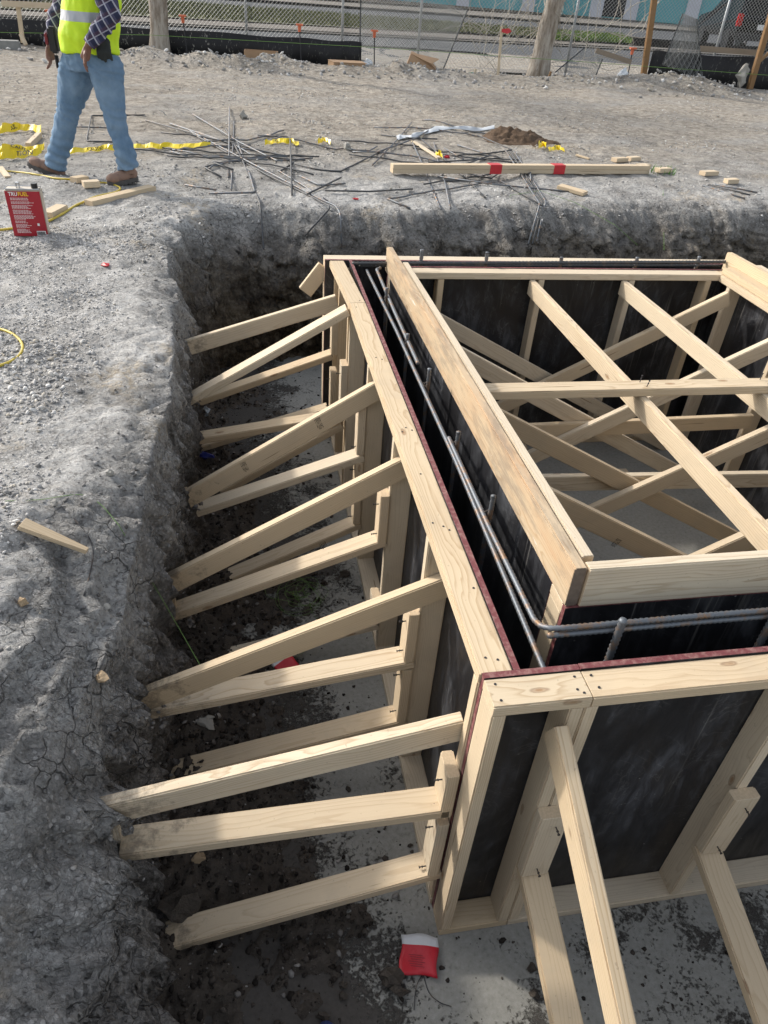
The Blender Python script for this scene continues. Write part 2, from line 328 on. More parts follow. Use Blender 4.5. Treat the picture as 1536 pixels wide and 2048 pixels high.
def slab_mat():
    N = NT('mud_slab_concrete'); p = N.obj(); sx = N.n('SeparateXYZ'); N.l(p, sx.inputs[0]); X, Y, Z = sx.outputs
    n1 = N.noise(p, 2.2, 6, .65); n2 = N.noise(p, 55, 4, .7)
    c = N.mix(n1, (.20,.20,.185), (.32,.315,.29)); c = N.mix(N.ramp(n2, [(.45, 0.0), (.7, .35)]), c, (.40,.395,.38))
    c = N.mix(N.ramp(n2, [(.30, .5), (.42, 0.0)]), c, (.12,.12,.11))
    # scattered soil crumbs, denser towards the bank and the front trench
    dens = N.math('ADD', N.ramp(N.math('MULTIPLY', X, -1.0), [(-.0, 0.02), (.75, .40)]), N.ramp(N.math('MULTIPLY', Y, -1.0), [(.05, 0.0), (.45, .10)]))
    inside = N.math('MULTIPLY', N.math('GREATER_THAN', X, .3), N.math('GREATER_THAN', Y, .2))
    dens = N.math('SUBTRACT', dens, N.math('MULTIPLY', inside, .25))
    patch = N.math('MULTIPLY', N.math('SUBTRACT', N.noise(p, 2.6, 5, .7), .5), 1.1)
    t = N.math('ADD', N.noise(p, 62, 7, .82), N.math('ADD', dens, patch))
    crumb = N.ramp(t, [(.66, 0.0), (.75, 1.0)])
    c = N.mix(N.math('MULTIPLY', crumb, .9), c, N.mix(n2, (.028,.024,.022), (.075,.066,.060)))
    N.base(c); N.b.inputs['Roughness'].default_value = .9; N.b.inputs['Specular IOR Level'].default_value = .2
    b1 = N.bump(n2, .25, .004); N.bump(crumb, .9, .008, b1); return N.m
M_slab = slab_mat()
def soil_mat(name, a, b, c3):
    N = NT(name); p = N.obj(); n1 = N.noise(p, 30, 7, .75); n0 = N.noise(p, 5, 4)
    c = N.mix(n1, a, b); c = N.mix(N.ramp(N.noise(p, 90, 2), [(.68, 0.0), (.74, .8)]), c, c3); c = N.mix(N.math('MULTIPLY', n0, .4), c, b)
    N.base(c); N.b.inputs['Roughness'].default_value = .95; N.b.inputs['Specular IOR Level'].default_value = .2; N.bump(n1, 1.0, .02); return N.m
M_soil = soil_mat('damp_dark_soil', (.026,.022,.019), (.14,.12,.102), (.24,.22,.20))
M_brown = soil_mat('brown_soil', (.055,.036,.024), (.16,.11,.075), (.25,.19,.14))
def isl(name, stops, rough=.9):
    N = NT(name); p = N.obj(); g = N.n('NewGeometry').outputs['Random Per Island']
    c = N.ramp(g, stops); n = N.noise(p, 70, 4, .7); c = N.mix(N.math('MULTIPLY', n, .5), c, N.mix(1.0, c, (.45,.43,.41), 'MULTIPLY'))
    N.base(c); N.b.inputs['Roughness'].default_value = rough; N.b.inputs['Specular IOR Level'].default_value = .2; N.bump(n, .6, .004); return N.m
M_gravel = isl('gravel', [(0, (.30,.295,.29)), (.35, (.42,.415,.41)), (.62, (.56,.555,.55)), (.80, (.50,.45,.37)), (.88, (.68,.675,.66)), (1, (.80,.79,.77))])
M_clod = isl('soil_clods', [(0, (.018,.015,.013)), (.6, (.055,.046,.040)), (.90, (.10,.088,.078)), (.96, (.25,.24,.23)), (1, (.40,.38,.36))])
M_cham = isl('clay_crumbs', [(0, (.10,.095,.09)), (.5, (.19,.185,.18)), (.8, (.27,.265,.26)), (1, (.40,.39,.37))])

# ------------------------------------------------------------------ ground with the excavated pit
crest = catmull([(6.2,-1.7,0),(3.0,-1.75,0),(.5,-1.75,0),(-.6,-1.8,0),(-1.08,-1.78,0),(-1.27,-1.6,0),(-1.28,-1.1,0),(-1.22,-.5,0),(-1.16,-.1,0),(-1.09,.15,0),(-1.035,.36,0),(-1.005,.6,0),(-.975,.95,0),(-.95,1.3,0),(-.905,1.8,0),(-.91,2.4,0),(-.945,2.95,0),(-.975,3.4,0),
    (-.99,4.0,0),(-.93,4.5,0),(-.70,4.82,0),(-.2,4.95,0),(.6,4.93,0),(1.3,5.05,0),(2.1,5.2,0),(3.0,5.35,0),(4.0,5.4,0),(5.2,5.3,0),(5.9,4.9,0),(6.2,4.1,0),(6.3,2,0),(6.3,0,0),(6.2,-1.7,0)], 12)
def resample(P, stepf):
    out = []; d = [0]
    for a, b in zip(P[:-1], P[1:]): d.append(d[-1]+(b-a).length)
    s = 0; i = 0
    while s < d[-1]:
        while d[i+1] < s: i += 1
        t = (s-d[i])/max(1e-9, d[i+1]-d[i]); q = P[i].lerp(P[i+1], t); out.append(q); s += stepf(q)
    return out
cp = resample(crest, lambda q: .016 if q.x < -.6 and -.9 < q.y < 2.5 else (.022 if q.x < -.6 and q.y > 0 else (.021 if q.y > 4 and q.x < 4.2 else .12)))
C2 = np.array([(q.x, q.y) for q in cp]); nP = len(C2)
T = np.roll(C2, -1, 0)-np.roll(C2, 1, 0)
kern = 7; T = sum(np.roll(T, k, 0) for k in range(-kern, kern+1)); T /= np.linalg.norm(T, axis=1)[:,None]
OUT = np.stack([-T[:,1], T[:,0]], 1)                   # outward normal
if np.mean(np.sum(OUT*(C2-np.array([2.5,2.2])), 1)) < 0: OUT = -OUT
offs = [0.0]; st = .016
while offs[-1] < 16:
    offs.append(offs[-1]+st); st = .018 if offs[-1] < 1.6 else st*(1.028 if offs[-1] < 14 else 1.12)
offs = np.array(offs); nO = len(offs)
nW = 78
def mound(x, y):
    r = np.exp(-((y-(14.9+.12*np.sin(x*1.3)-.02*x))/.55)**2)*(.07+.05*np.sin(x*2.1+1)+.03*np.sin(x*5.3))
    r += .26*np.exp(-((x-8.3)/1.0)**2-((y-15.0)/.7)**2)
    r += np.exp(-((x-2.2)/.9)**2-((y-14.5)/.5)**2)*.10 + np.exp(-((x+1.2)/1.6)**2-((y-14.3)/.6)**2)*.14
    return np.maximum(r, 0)*(y > 10)
def gz(x, y):
    z0 = np.zeros_like(x)
    far = np.clip((y-17)/4, 0, 1)
    rough = .030*fbm(x, y, z0, .9, 4, 3)+.010*fbm(x, y, z0, .12, 4, 9, .6)
    return G + mound(x, y)*(1+.5*fbm(x, y, z0, .25, 4, 21, .6)) + rough*(1-far) - .02*far
rows = []
o_ = np.concatenate([offs[::-1], np.zeros(nW)])
V = np.zeros((nO+nW, nP, 3))
for i, o in enumerate(offs[::-1]):
    wob = (.028*fbm(C2[:,0], C2[:,1], C2[:,0]*0, .45, 4, 31)+np.where(C2[:,1] > 4, .06, .012)*fbm(C2[:,0], C2[:,1], C2[:,0]*0, .16, 3, 34))*math.exp(-o*2.0)
    xy = C2 + OUT*(o+wob)[:,None] if np.ndim(wob) else C2+OUT*o
    z = gz(xy[:,0], xy[:,1]) - (.035+.03*vnoise(xy[:,0]*3, xy[:,1]*3, xy[:,0]*0, 5))*np.exp(-(o/.13)**1.2)
    if o < 1.2:
        d1, d2 = worley(xy[:,0], xy[:,1], z, .13, 77); z = z - .018*np.exp(-((d2-d1)/.10)**2)*math.exp(-o*3.2)
    if o < 1.2:                                          # broken terraces stepping down to the near lip
        hx = o+.10*fbm(xy[:,0], xy[:,1], z*0, .30, 4, 131)+.02*fbm(xy[:,0], xy[:,1], z*0, .07, 3, 132); ny = np.clip((1.25-xy[:,1])/.5, 0, 1)*(xy[:,0] < -.8)
        z = z - ny*(.055/(1+np.exp((hx-.20)/.008))+.045/(1+np.exp((hx-.07)/.008))+.03/(1+np.exp((hx-.36)/.012)))
    V[i,:,0] = xy[:,0]; V[i,:,1] = xy[:,1]; V[i,:,2] = z
top = V[nO-1].copy()
back = np.clip((C2[:,1]-4.3)/.5, 0, 1); X1 = np.interp(C2[:,1], [-1.2,-.5,0,.55,1.15,1.8,2.4,2.95,3.6,4.3], [-.98,-.95,-.965,-.975,-.925,-.875,-.885,-.90,-.93,-.91])
left = (C2[:,0] < -.9) & (C2[:,1] < 4.35)
inset = np.where(left, np.clip((X1-C2[:,0])/.68, .04, .6), .48); inset = np.convolve(np.r_[inset[-12:], inset, inset[:12]], np.ones(25)/25, 'valid')
for k in range(nW):
    t = (k+1)/nW; prof = .82*(1-(1-t)**4)+.18*t
    prof = np.where(t < .15, prof*1.0, prof)
    zb = -1.30; z = top[:,2]*(1-t)+zb*t
    px_ = top[:,0]-OUT[:,0]*inset*prof; py_ = top[:,1]-OUT[:,1]*inset*prof
    amp = min(1, t*5)
    n1 = fbm(px_, py_, z, .42, 5, 51, .55); d1, d2 = worley(px_*1.0, py_*1.0, z*.55, .16, 61); d3, d4 = worley(px_, py_, z, .055, 65)
    st_ = fbm(px_*1.0, (py_+z*.25), z*.22, .07, 4, 71, .6)
    wx_ = px_+.07*vnoise(px_*4, py_*4, z*4, 141); wz_ = z+.07*vnoise(px_*4, py_*4, z*4, 142)
    d1, d2 = worley(wx_, py_+.05*vnoise(px_*5, py_*5, z*5, 143), wz_*.8, .19, 61); d3, d4 = worley(wx_, py_, wz_, .07, 65)
    disp = np.where(C2[:,1] < -1.4, .2, 1.0)*amp*((np.where(back > .5, .085, .042)*n1 + .055*st_*(1-back)) + .04*fbm(px_, py_, z, .09, 4, 81, .6)*back + (.06+.10*back)*(np.clip(d2-d1, 0, .35)-.15) + .035*(np.clip(d4-d3, 0, .4)-.2)) 
    V[nO+k,:,0] = px_-OUT[:,0]*disp; V[nO+k,:,1] = py_-OUT[:,1]*disp; V[nO+k,:,2] = z + amp*.012*n1
def grid_mesh(name, V, wrap=True):
    a, b = V.shape[:2]; me = bpy.data.meshes.new(name)
    idx = np.arange(a*b).reshape(a, b)
    r2 = np.roll(idx, -1, 1) if wrap else idx[:,1:]; l2 = idx if wrap else idx[:,:-1]
    q = np.stack([l2[:-1], r2[:-1], r2[1:], l2[1:]], -1).reshape(-1, 4)
    me.vertices.add(a*b); me.vertices.foreach_set('co', V.reshape(-1)); n = len(q)
    me.loops.add(n*4); me.loops.foreach_set('vertex_index', q.reshape(-1)); me.polygons.add(n)
    me.polygons.foreach_set('loop_start', np.arange(n)*4); me.polygons.foreach_set('loop_total', np.full(n, 4))
    me.polygons.foreach_set('use_smooth', np.ones(n, bool)); me.update(calc_edges=True); me.validate(); return me
gm = grid_mesh('ground', V)
if gm.polygons[0].normal.z < 0: gm.flip_normals()
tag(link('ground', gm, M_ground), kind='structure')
m = MB(); m.box((-1.6,-2.1,-1.40), (6.6,5.6,-1.22)); 
tag(m.build('pit_floor', M_slab, origin=(0,0,0)), kind='structure')

# loose soil banked along the left and the back of the trench
gx_, gy_ = np.meshgrid(np.arange(-1.25, .35, .012), np.arange(-1.3, 5.2, .014))
d_left = np.clip((-.43-gx_)/.42, -1.2, 1.3)
hh = .080*d_left - .004 + .045*fbm(gx_, gy_, gx_*0, .35, 4, 91) + .026*fbm(gx_, gy_, gx_*0, .06, 4, 92, .65)
w1, w2 = worley(gx_, gy_, gx_*0, .06, 93); hh += .035*(np.clip(w2-w1, 0, .4)-.2)
bk = np.clip((gy_-2.6)/1.6, 0, 1); hh = hh-.03*bk
SV = np.stack([gx_, gy_, -1.222+hh], -1)
sm = grid_mesh('loose_soil', SV, False)
if sm.polygons[0].normal.z < 0: sm.flip_normals()
tag(link('loose_soil', sm, M_soil), 'loose dark soil banked against the foot of the trench wall', 'soil', kind='stuff')

# ---- scattered stones
def rock_proto(sub, seed, flat=.7):
    bm = bmesh.new(); bmesh.ops.create_icosphere(bm, subdivisions=sub, radius=1)
    P = np.array([v.co[:] for v in bm.verts]); f = np.array([[v.index for v in q.verts] for q in bm.faces]); bm.free()
    r = np.random.default_rng(seed); P = P*(1+.0*P); n = 1+.22*vnoise(P[:,0]*1.3+seed, P[:,1]*1.3, P[:,2]*1.3, seed)+.12*vnoise(P[:,0]*3+seed, P[:,1]*3, P[:,2]*3, seed+5)
    P = P*n[:,None]
    for k in range(8):                                   # knock flat facets off
        d = r.normal(size=3); d /= np.linalg.norm(d); c = .46+.26*r.random(); t = P@d; P = P-np.outer(np.maximum(t-c, 0), d)
    return P*np.array([1, .8, flat]), f
def scatter(name, pos, size, mat, sub=1, sink=.25, seed=0, flat=.55, smooth=False):
    n = len(pos); protos = [rock_proto(sub, seed+k, flat) for k in range(6)]; r = np.random.default_rng(seed+99)
    VV = []; FF = []; base = 0
    which = r.integers(0, 6, n)
    for k, (P, f) in enumerate(protos):
        ids = np.where(which == k)[0]; m_ = len(ids)
        if not m_: continue
        a = r.random(m_)*6.283; tl = r.normal(size=(m_, 2))*.35
        ca, sa = np.cos(a), np.sin(a); s3 = size[ids][:,None]*np.stack([np.ones(m_), .75+.5*r.random(m_), .7+.5*r.random(m_)], 1)
        Q = P[None]*s3[:,None,:]; X = Q[...,0]*ca[:,None]-Q[...,1]*sa[:,None]; Yv = Q[...,0]*sa[:,None]+Q[...,1]*ca[:,None]
        Zv = Q[...,2]+X*tl[:,:1]+Yv*tl[:,1:]
        Wd = np.stack([X, Yv, Zv], -1)+pos[ids][:,None,:]; Wd[...,2] += (size[ids]*(1-sink*2)*flat*.8)[:,None]
        VV.append(Wd.reshape(-1, 3)); FF.append((f[None]+(np.arange(m_)*len(P))[:,None,None]+base).reshape(-1, 3)); base += m_*len(P)
    VV = np.concatenate(VV); FF = np.concatenate(FF); me = bpy.data.meshes.new(name)
    me.vertices.add(len(VV)); me.vertices.foreach_set('co', VV.reshape(-1)); k = len(FF)
    me.loops.add(k*3); me.loops.foreach_set('vertex_index', FF.reshape(-1)); me.polygons.add(k)
    me.polygons.foreach_set('loop_start', np.arange(k)*3); me.polygons.foreach_set('loop_total', np.full(k, 3)); me.update(calc_edges=True)
    return link(name, me, mat, smooth=smooth)
cc = (V[:-1]+V[1:])/2; cc = (cc+np.roll(cc, -1, 1))/2
e1 = V[1:]-V[:-1]; e2 = np.roll(V, -1, 1)[:-1]-V[:-1]; area = np.linalg.norm(np.cross(e1, e2), axis=-1)
def pick(n, dens, seed):
    r = np.random.default_rng(seed); wgt = (area*dens).reshape(-1); wgt /= wgt.sum(); i = r.choice(len(wgt), n, p=wgt)
    P = cc.reshape(-1, 3)[i]; E1 = e1.reshape(-1, 3)[i]; E2 = e2.reshape(-1, 3)[i]
    return P+E1*(r.random((n,1))-.5)+E2*(r.random((n,1))-.5)
X, Y, Z = cc[...,0], cc[...,1], cc[...,2]
onTop = (Z > -.24); dcam = np.sqrt((X-CX)**2+(Y-CY)**2+(Z-CZ)**2)
patchy = np.clip(.25+1.6*(fbm(X, Y, X*0, .5, 3, 41)+.15), .04, 2)
lipd = np.clip((-1.30+.07*np.clip(Y, 0, 4)-X)/.22, .03, 1)
dn = onTop*(X < -1.05)*(X > -3.4)*(Y > -.6)*(Y < 5)*patchy*lipd/(dcam**1.1)
p = pick(34000, dn, 1); sz = .0025+.0085*rng.random(len(p))**3.5; scatter('gravel', p, sz, M_gravel, 1, .2, 10)
tag(bpy.data.objects['gravel'], 'grey crushed stone gravel lying on the left bank', 'gravel', kind='stuff')
dn5 = onTop*(X < -1.0)*(X > -2.6)*(Y > -.4)*(Y < 2.4)*np.clip(patchy*1.4-.35, 0, 2)*lipd/(dcam**1.3)
p = pick(2600, dn5, 8); sz = .006+.013*rng.random(len(p))**2.6; scatter('pebbles', p, sz, M_gravel, 1, .22, 15, .6)
tag(bpy.data.objects['pebbles'], 'larger pale pebbles strewn on the gravel of the left bank', 'pebbles', kind='stuff')
dn2 = onTop*(Y > 3.6)*(Y < 13)*(X < 8)*(X > -6)*patchy/(dcam**1.6)
p = pick(15000, dn2, 2); sz = .004+.016*rng.random(len(p))**4; scatter('gravel', p, sz, M_gravel, 1, .2, 20)
tag(bpy.data.objects['gravel.001'], 'grey and tan gravel scattered across the open site ground', 'gravel', kind='stuff')
dn3 = (Y > 13.4)*(Y < 16.2)*(X < 14)*(X > -9)*(mound(X, Y)+.03)
p = pick(3500, dn3, 3); sz = .015+.05*rng.random(len(p))**4; scatter('rubble', p, sz, M_gravel, 1, .15, 30)
tag(bpy.data.objects['rubble'], 'ridge of grey stone rubble along the fence line', 'rubble', kind='stuff')
dn4 = (Z > -.6)*(Z < -.15)*(X < 5)*(Y > -.3)*(dcam < 9); p = pick(4000, dn4*1.0/dcam, 4); sz = .003+.012*rng.random(len(p))**4
scatter('clay_crumbs', p, sz, M_cham, 1, .3, 40); tag(bpy.data.objects['clay_crumbs'], 'crumbs of dry clay lying on the pit lip', 'clay', kind='stuff')
# soil clods
n = 24000; i = rng.integers(0, SV.shape[0], n*3); j = rng.integers(0, SV.shape[1], n*3); q = SV[i, j]
ok = (q[:,2] > -1.222) | (rng.random(len(q)) < .05*np.exp(-(q[:,0]+.2)*1.2)); q = q[ok][:n]; q[:,2] = np.maximum(q[:,2], -1.221); q[:,:2] += (rng.random((len(q),2))-.5)*.012
sz = .0025+.017*rng.random(len(q))**4; scatter('soil_clods', q, sz, M_clod, 1, .2, 50)
tag(bpy.data.objects['soil_clods'], 'dark crumbly soil clods covering the trench floor', 'soil clods', kind='stuff')
q = np.stack([-.7+3.4*rng.random(500), -.75+.62*rng.random(500), np.full(500, -1.221)], 1); sz = .003+.012*rng.random(500)**4
scatter('soil_crumbs', q, sz, M_clod, 1, .25, 60); tag(bpy.data.objects['soil_crumbs'], 'sparse dark soil crumbs on the concrete slab in front of the form', 'soil crumbs', kind='stuff')

# ------------------------------------------------------------------ lumber
def lumber(name, A, B, up, w, h, parent=None, mats=None, ext=(0,0)):
    """board from A to B (centre line); w across, h along 'up'"""
    A, B = Vector(A), Vector(B); d = (B-A); L = d.length; x = d.normalized(); A = A-x*ext[0]; B = B+x*ext[1]; L += ext[0]+ext[1]
    z = Vector(up); z = (z-x*z.dot(x)).normalized(); y = z.cross(x)
    me = bpy.data.meshes.new(name); bm = bmesh.new(); bmesh.ops.create_cube(bm, size=1)
    bmesh.ops.scale(bm, vec=(L, w, h), verts=bm.verts)
    bmesh.ops.bevel(bm, geom=[e for e in bm.edges if abs(e.verts[0].co.x-e.verts[1].co.x) > L*.5], offset=min(.004, w*.2, h*.2), segments=2, affect='EDGES')
    es = [e for e in bm.edges if abs(e.verts[0].co.x-e.verts[1].co.x) < 1e-6 and abs(e.calc_face_angle(0)) > 1.2]
    bmesh.ops.bevel(bm, geom=es, offset=.0012, segments=1, affect='EDGES')
    for f in bm.faces:
        if abs(f.normal.x) > .9: f.material_index = 1
    bm.to_mesh(me); bm.free()
    M = Matrix((x, y, z)).transposed().to_4x4(); M.translation = (A+B)/2
    return link(name, me, mats or [M_wood, M_wend], parent, M)
def ybeam(name, y, a, b, w, h, **k):                     # nearest face lies in the plane y; a, b on its upper edge
    P, Q = at(*a, 'y', y), at(*b, 'y', y); d = (Q-P).normalized(); u = Vector((-d.z, 0, d.x)); u = u if u.z > 0 else -u
    o = Vector((0, w/2, 0))-u*h/2; return lumber(name, P+o, Q+o, u, w, h, **k)
def xbeam(name, x, a, b, w, h, **k):
    P, Q = at(*a, 'x', x), at(*b, 'x', x); d = (Q-P).normalized(); u = Vector((0, -d.z, d.y)); u = u if u.z > 0 else -u
    o = Vector((w/2, 0, 0))-u*h/2; return lumber(name, P+o, Q+o, u, w, h, **k)
TK, WD, PLY, H = .038, .0889, .018, 1.22
GR = [M_wood2, M_wend]
def ply(name, lo, hi, parent, th_axis):
    m = MB(); m.box(lo, hi); o = m.build(name, [M_ply, M_mar], parent, origin=tuple((a+b)/2 for a, b in zip(lo, hi)))
    for p_ in o.data.polygons: p_.material_index = 0 if abs(p_.normal[th_axis]) > .9 else 1
    return o
def nails(par, P, n, L=.022, r=.0022):                   # a duplex nail standing out at P along n
    P, n = Vector(P), Vector(n).normalized(); m = MB(); m.tube([P-n*.003, P+n*L], r, 6); m.tube([P+n*L, P+n*(L+.0025)], r*2.1, 8); m.tube([P+n*L*.55, P+n*(L*.55+.002)], r*1.9, 8); m.build('nail', M_nail, par, origin=P)
def heads(par, pts, nrm=(0,0,1), r=.0036):
    for P in pts:
        P = Vector(P); n_ = Vector(nrm); m = MB(); m.tube([P-n_*.002, P+n_*.0012], r, 8); m.build('nail_head', M_nail, par, origin=P)

# left outer panel
YJ, YL = 2.52, 3.205
LP = tag(empty('form_panel', (.05, 1.6, -1.22)), 'long left outer form panel of pine studs and black plywood, braced to the dirt bank', 'form panel')
lumber('top_plate', (WD/2,0,-TK/2), (WD/2,YJ,-TK/2), (0,0,1), WD, TK, LP, GR)
lumber('top_plate', (WD/2,YJ+.003,-TK/2), (WD/2-.030,YL,-TK/2), (0,0,1), WD, TK, LP)
lumber('bottom_plate', (WD/2,0,-H+TK/2), (WD/2,YL,-H+TK/2), (0,0,1), WD, TK, LP)
SY = [.0, .572, 1.182, 1.830, 2.455, 2.535, 2.93, 3.165]
for y in SY:
    lumber('stud', (WD/2,y+TK/2,-H+TK), (WD/2,y+TK/2,-TK), (1,0,0), TK, WD, LP)
ply('plywood', (WD,0,-H), (WD+PLY,YL,.0035), LP, 0)
heads(LP, [(.03,.05,0),(.06,.04,0),(.02,.62,0),(.05,.60,0),(.065,.58,0),(.03,1.19,0),(.05,1.22,0),(.07,1.2,0),(.035,1.85,0),(.06,1.83,0),(.03,2.46,0),(.06,2.55,0),(.07,.31,0),(.04,.9,0)])
# front outer panel
FP = tag(empty('form_panel', (.9, -.06, -1.22)), 'front outer form panel facing the camera with black plywood bays between pale studs', 'form panel')
y0 = -PLY-WD
SX = .262
lumber('top_plate', (.007,y0+WD/2,-TK/2), (SX,y0+WD/2,-TK/2), (0,0,1), WD, TK, FP, GR)
lumber('top_plate', (SX+.003,y0+WD/2,-TK/2-.001), (2.7,y0+WD/2,-TK/2-.001), (0,0,1), WD, TK, FP)
lumber('bottom_plate', (.007,y0+WD/2,-H+TK/2), (.248,y0+WD/2,-H+TK/2), (0,0,1), WD, TK, FP)
lumber('bottom_plate', (.251,y0+WD/2,-H+TK/2-.001), (2.7,y0+WD/2,-H+TK/2-.001), (0,0,1), WD, TK, FP)
for x in (.007, .210, .250, .857, 1.467, 2.077, 2.66):
    lumber('stud', (x+TK/2,y0+WD/2,-H+TK), (x+TK/2,y0+WD/2,-TK), (0,1,0), TK, WD, FP, GR if x < .1 else None)
ply('plywood', (.007,-PLY,-H), (SX,0,.003), FP, 1); ply('plywood', (SX+.002,-PLY,-H), (2.7,0,.005), FP, 1)
heads(FP, [(.03,y0+.02,0),(.03,y0+.07,0),(.24,y0+.07,0),(.232,y0+.03,0),(.245,y0+.018,0),(.285,y0+.07,0),(.29,y0+.03,0),(.87,y0+.05,0)])
# back outer panel
BP = tag(empty('form_panel', (1.4, 3.25, -1.22)), 'back outer form panel, seen edge-on between the pit wall and the far rebar', 'form panel')
lumber('top_plate', (-.055,YL+PLY+WD/2,-TK/2), (2.75,YL+PLY+WD/2,-TK/2), (0,0,1), WD, TK, BP)
lumber('bottom_plate', (-.055,YL+PLY+WD/2,-H+TK/2), (2.75,YL+PLY+WD/2,-H+TK/2), (0,0,1), WD, TK, BP)
for x in (-.055, .55, 1.16, 1.77, 2.38, 2.71): lumber('stud', (x+TK/2,YL+PLY+WD/2,-H+TK), (x+TK/2,YL+PLY+WD/2,-TK), (0,1,0), TK, WD, BP)
ply('plywood', (-.055,YL+.001,-H), (2.75,YL+PLY,.003), BP, 1)
# right outer panel (closes the form)
RP = tag(empty('form_panel', (2.8, 1.6, -1.22)), 'right outer form panel closing the wall form at the right end', 'form panel')
lumber('top_plate', (2.77+PLY+WD/2,0,-TK/2), (2.77+PLY+WD/2,YL,-TK/2), (0,0,1), WD, TK, RP); lumber('bottom_plate', (2.77+PLY+WD/2,0,-H+TK/2), (2.77+PLY+WD/2,YL,-H+TK/2), (0,0,1), WD, TK, RP)
for k in range(6): lumber('stud', (2.77+PLY+WD/2,.02+k*.62,-H+TK), (2.77+PLY+WD/2,.02+k*.62,-TK), (1,0,0), TK, WD, RP)
ply('plywood', (2.77,0,-H), (2.77+PLY,YL,.003), RP, 0)

# inner panels
GX, GY, GXR, GYB = .309, .203, 2.565, 3.00+PLY+WD       # plywood faces of the core
IL = tag(empty('form_panel', (GX+.05, 1.6, -1.22)), 'left inner form panel, black smeared plywood facing the rebar gap under the stained board', 'form panel')
ply('plywood', (GX,GY+PLY+WD,-H), (GX+PLY,GYB-PLY-WD,-.001), IL, 0)
lumber('top_plate', (GX+PLY+WD/2,GY+PLY+WD,-TK/2), (GX+PLY+WD/2,GYB-PLY-WD,-TK/2), (0,0,1), WD, TK, IL); lumber('bottom_plate', (GX+PLY+WD/2,GY+PLY+WD,-H+TK/2), (GX+PLY+WD/2,GYB-PLY-WD,-H+TK/2), (0,0,1), WD, TK, IL)
for y in (.40, 1.01, 1.63, 2.25, 2.86): lumber('stud', (GX+PLY+WD/2,y+.038+TK/2,-H+TK), (GX+PLY+WD/2,y+.038+TK/2,-TK), (1,0,0), TK, WD, IL)
IF = tag(empty('form_panel', (1.4, GY+.05, -1.22)), 'front inner form panel of black plywood behind the front rebar, with a pale end stud', 'form panel')
ply('plywood', (GX,GY,-H), (GXR,GY+PLY,-.001), IF, 1)
lumber('top_plate', (GX,GY+PLY+WD/2,-TK/2-.001), (GXR,GY+PLY+WD/2,-TK/2-.001), (0,0,1), WD, TK, IF); lumber('bottom_plate', (GX,GY+PLY+WD/2,-H+TK/2), (GXR,GY+PLY+WD/2,-H+TK/2), (0,0,1), WD, TK, IF)
for x in (GX, .93, 1.54, 2.15, GXR-TK): lumber('stud', (x+TK/2,GY+PLY+WD/2,-H+TK), (x+TK/2,GY+PLY+WD/2,-TK-.002), (0,1,0), TK, WD, IF)
IB = tag(empty('form_panel', (1.4, GYB-.05, -1.22)), 'back inner form panel with long top plate over black plywood and leaning studs', 'form panel')
ply('plywood', (GX,GYB-PLY,-H), (GXR,GYB,.003), IB, 1)
lumber('top_plate', (GX,GYB-PLY-WD/2,-TK/2), (GXR-.10,GYB-PLY-WD/2,-TK/2), (0,0,1), WD, TK, IB); lumber('bottom_plate', (GX,GYB-PLY-WD/2,-H+TK/2), (GXR,GYB-PLY-WD/2,-H+TK/2), (0,0,1), WD, TK, IB)
for x in (GX, .60, 1.235, 1.835, GXR-.20): lumber('stud', (x+TK/2,GYB-PLY-WD/2,-H+TK), (x+TK/2,GYB-PLY-WD/2,-TK-.002), (0,1,0), TK, WD, IB)
IR = tag(empty('form_panel', (GXR-.05, 1.6, -1.22)), 'right inner form panel with doubled top plates beside the clean raised board', 'form panel')
ply('plywood', (GXR-PLY,GY+PLY,-H), (GXR,GYB-PLY,.002), IR, 0)
lumber('top_plate', (GXR-PLY-WD/2-.01,GY+PLY+WD,-TK/2-.001), (GXR-PLY-WD/2-.01,GYB-PLY,-TK/2-.001), (0,0,1), WD, TK, IR)
lumber('top_plate', (GXR-PLY-WD/2+.012,GY+PLY+WD,TK/2), (GXR-PLY-WD/2+.012,GYB-PLY-.06,TK/2), (0,0,1), WD, TK, IR)
lumber('bottom_plate', (GXR-PLY-WD/2,GY+PLY+WD,-H+TK/2), (GXR-PLY-WD/2,GYB-PLY-WD,-H+TK/2), (0,0,1), WD, TK, IR)
for y in (.40, 1.01, 1.63, 2.25, 2.84): lumber('stud', (GXR-PLY-WD/2,y+.038+TK/2,-H+TK), (GXR-PLY-WD/2,y+.038+TK/2,-TK-.002), (1,0,0), TK, WD, IR)
# kicker boards (2x6 on edge)
HK = .140
o = lumber('raised_board', (GX-.001+TK/2,GY+.008,HK/2), (GX-.001+TK/2,3.17,HK/2-.045), (0,0,1), TK, HK, mats=[M_kick, simple('dirty_end', (.17,.13,.10), .8, var=.4, sc=60)])
tag(o, 'stained orange-brown board on edge along the left inner form, running away from the camera', 'board', 'boards raised on edge round the core')
o = lumber('raised_board', (GX+TK+.003,GY+TK/2-.001,HK/2), (2.6,GY+TK/2,HK/2), (0,0,1), TK, HK, mats=GR)
tag(o, 'pale board on edge across the front of the core with wavy grain', 'board', 'boards raised on edge round the core')
o = lumber('raised_board', (GXR-.006+TK/2,GY+TK,HK/2), (GXR-.006+TK/2,3.165,HK/2-.045), (0,0,1), TK, HK, mats=GR)
tag(o, 'clean yellow board on edge along the right inner form at the right edge', 'board', 'boards raised on edge round the core')
o = lumber('wood_strip', (GX+TK+.022,GY+.06,HK-.02), (GX+TK+.022,2.9,HK-.065), (0,0,1), .036, .036)
tag(o, 'thin pale strip fixed along the top inside of the stained board', 'board')

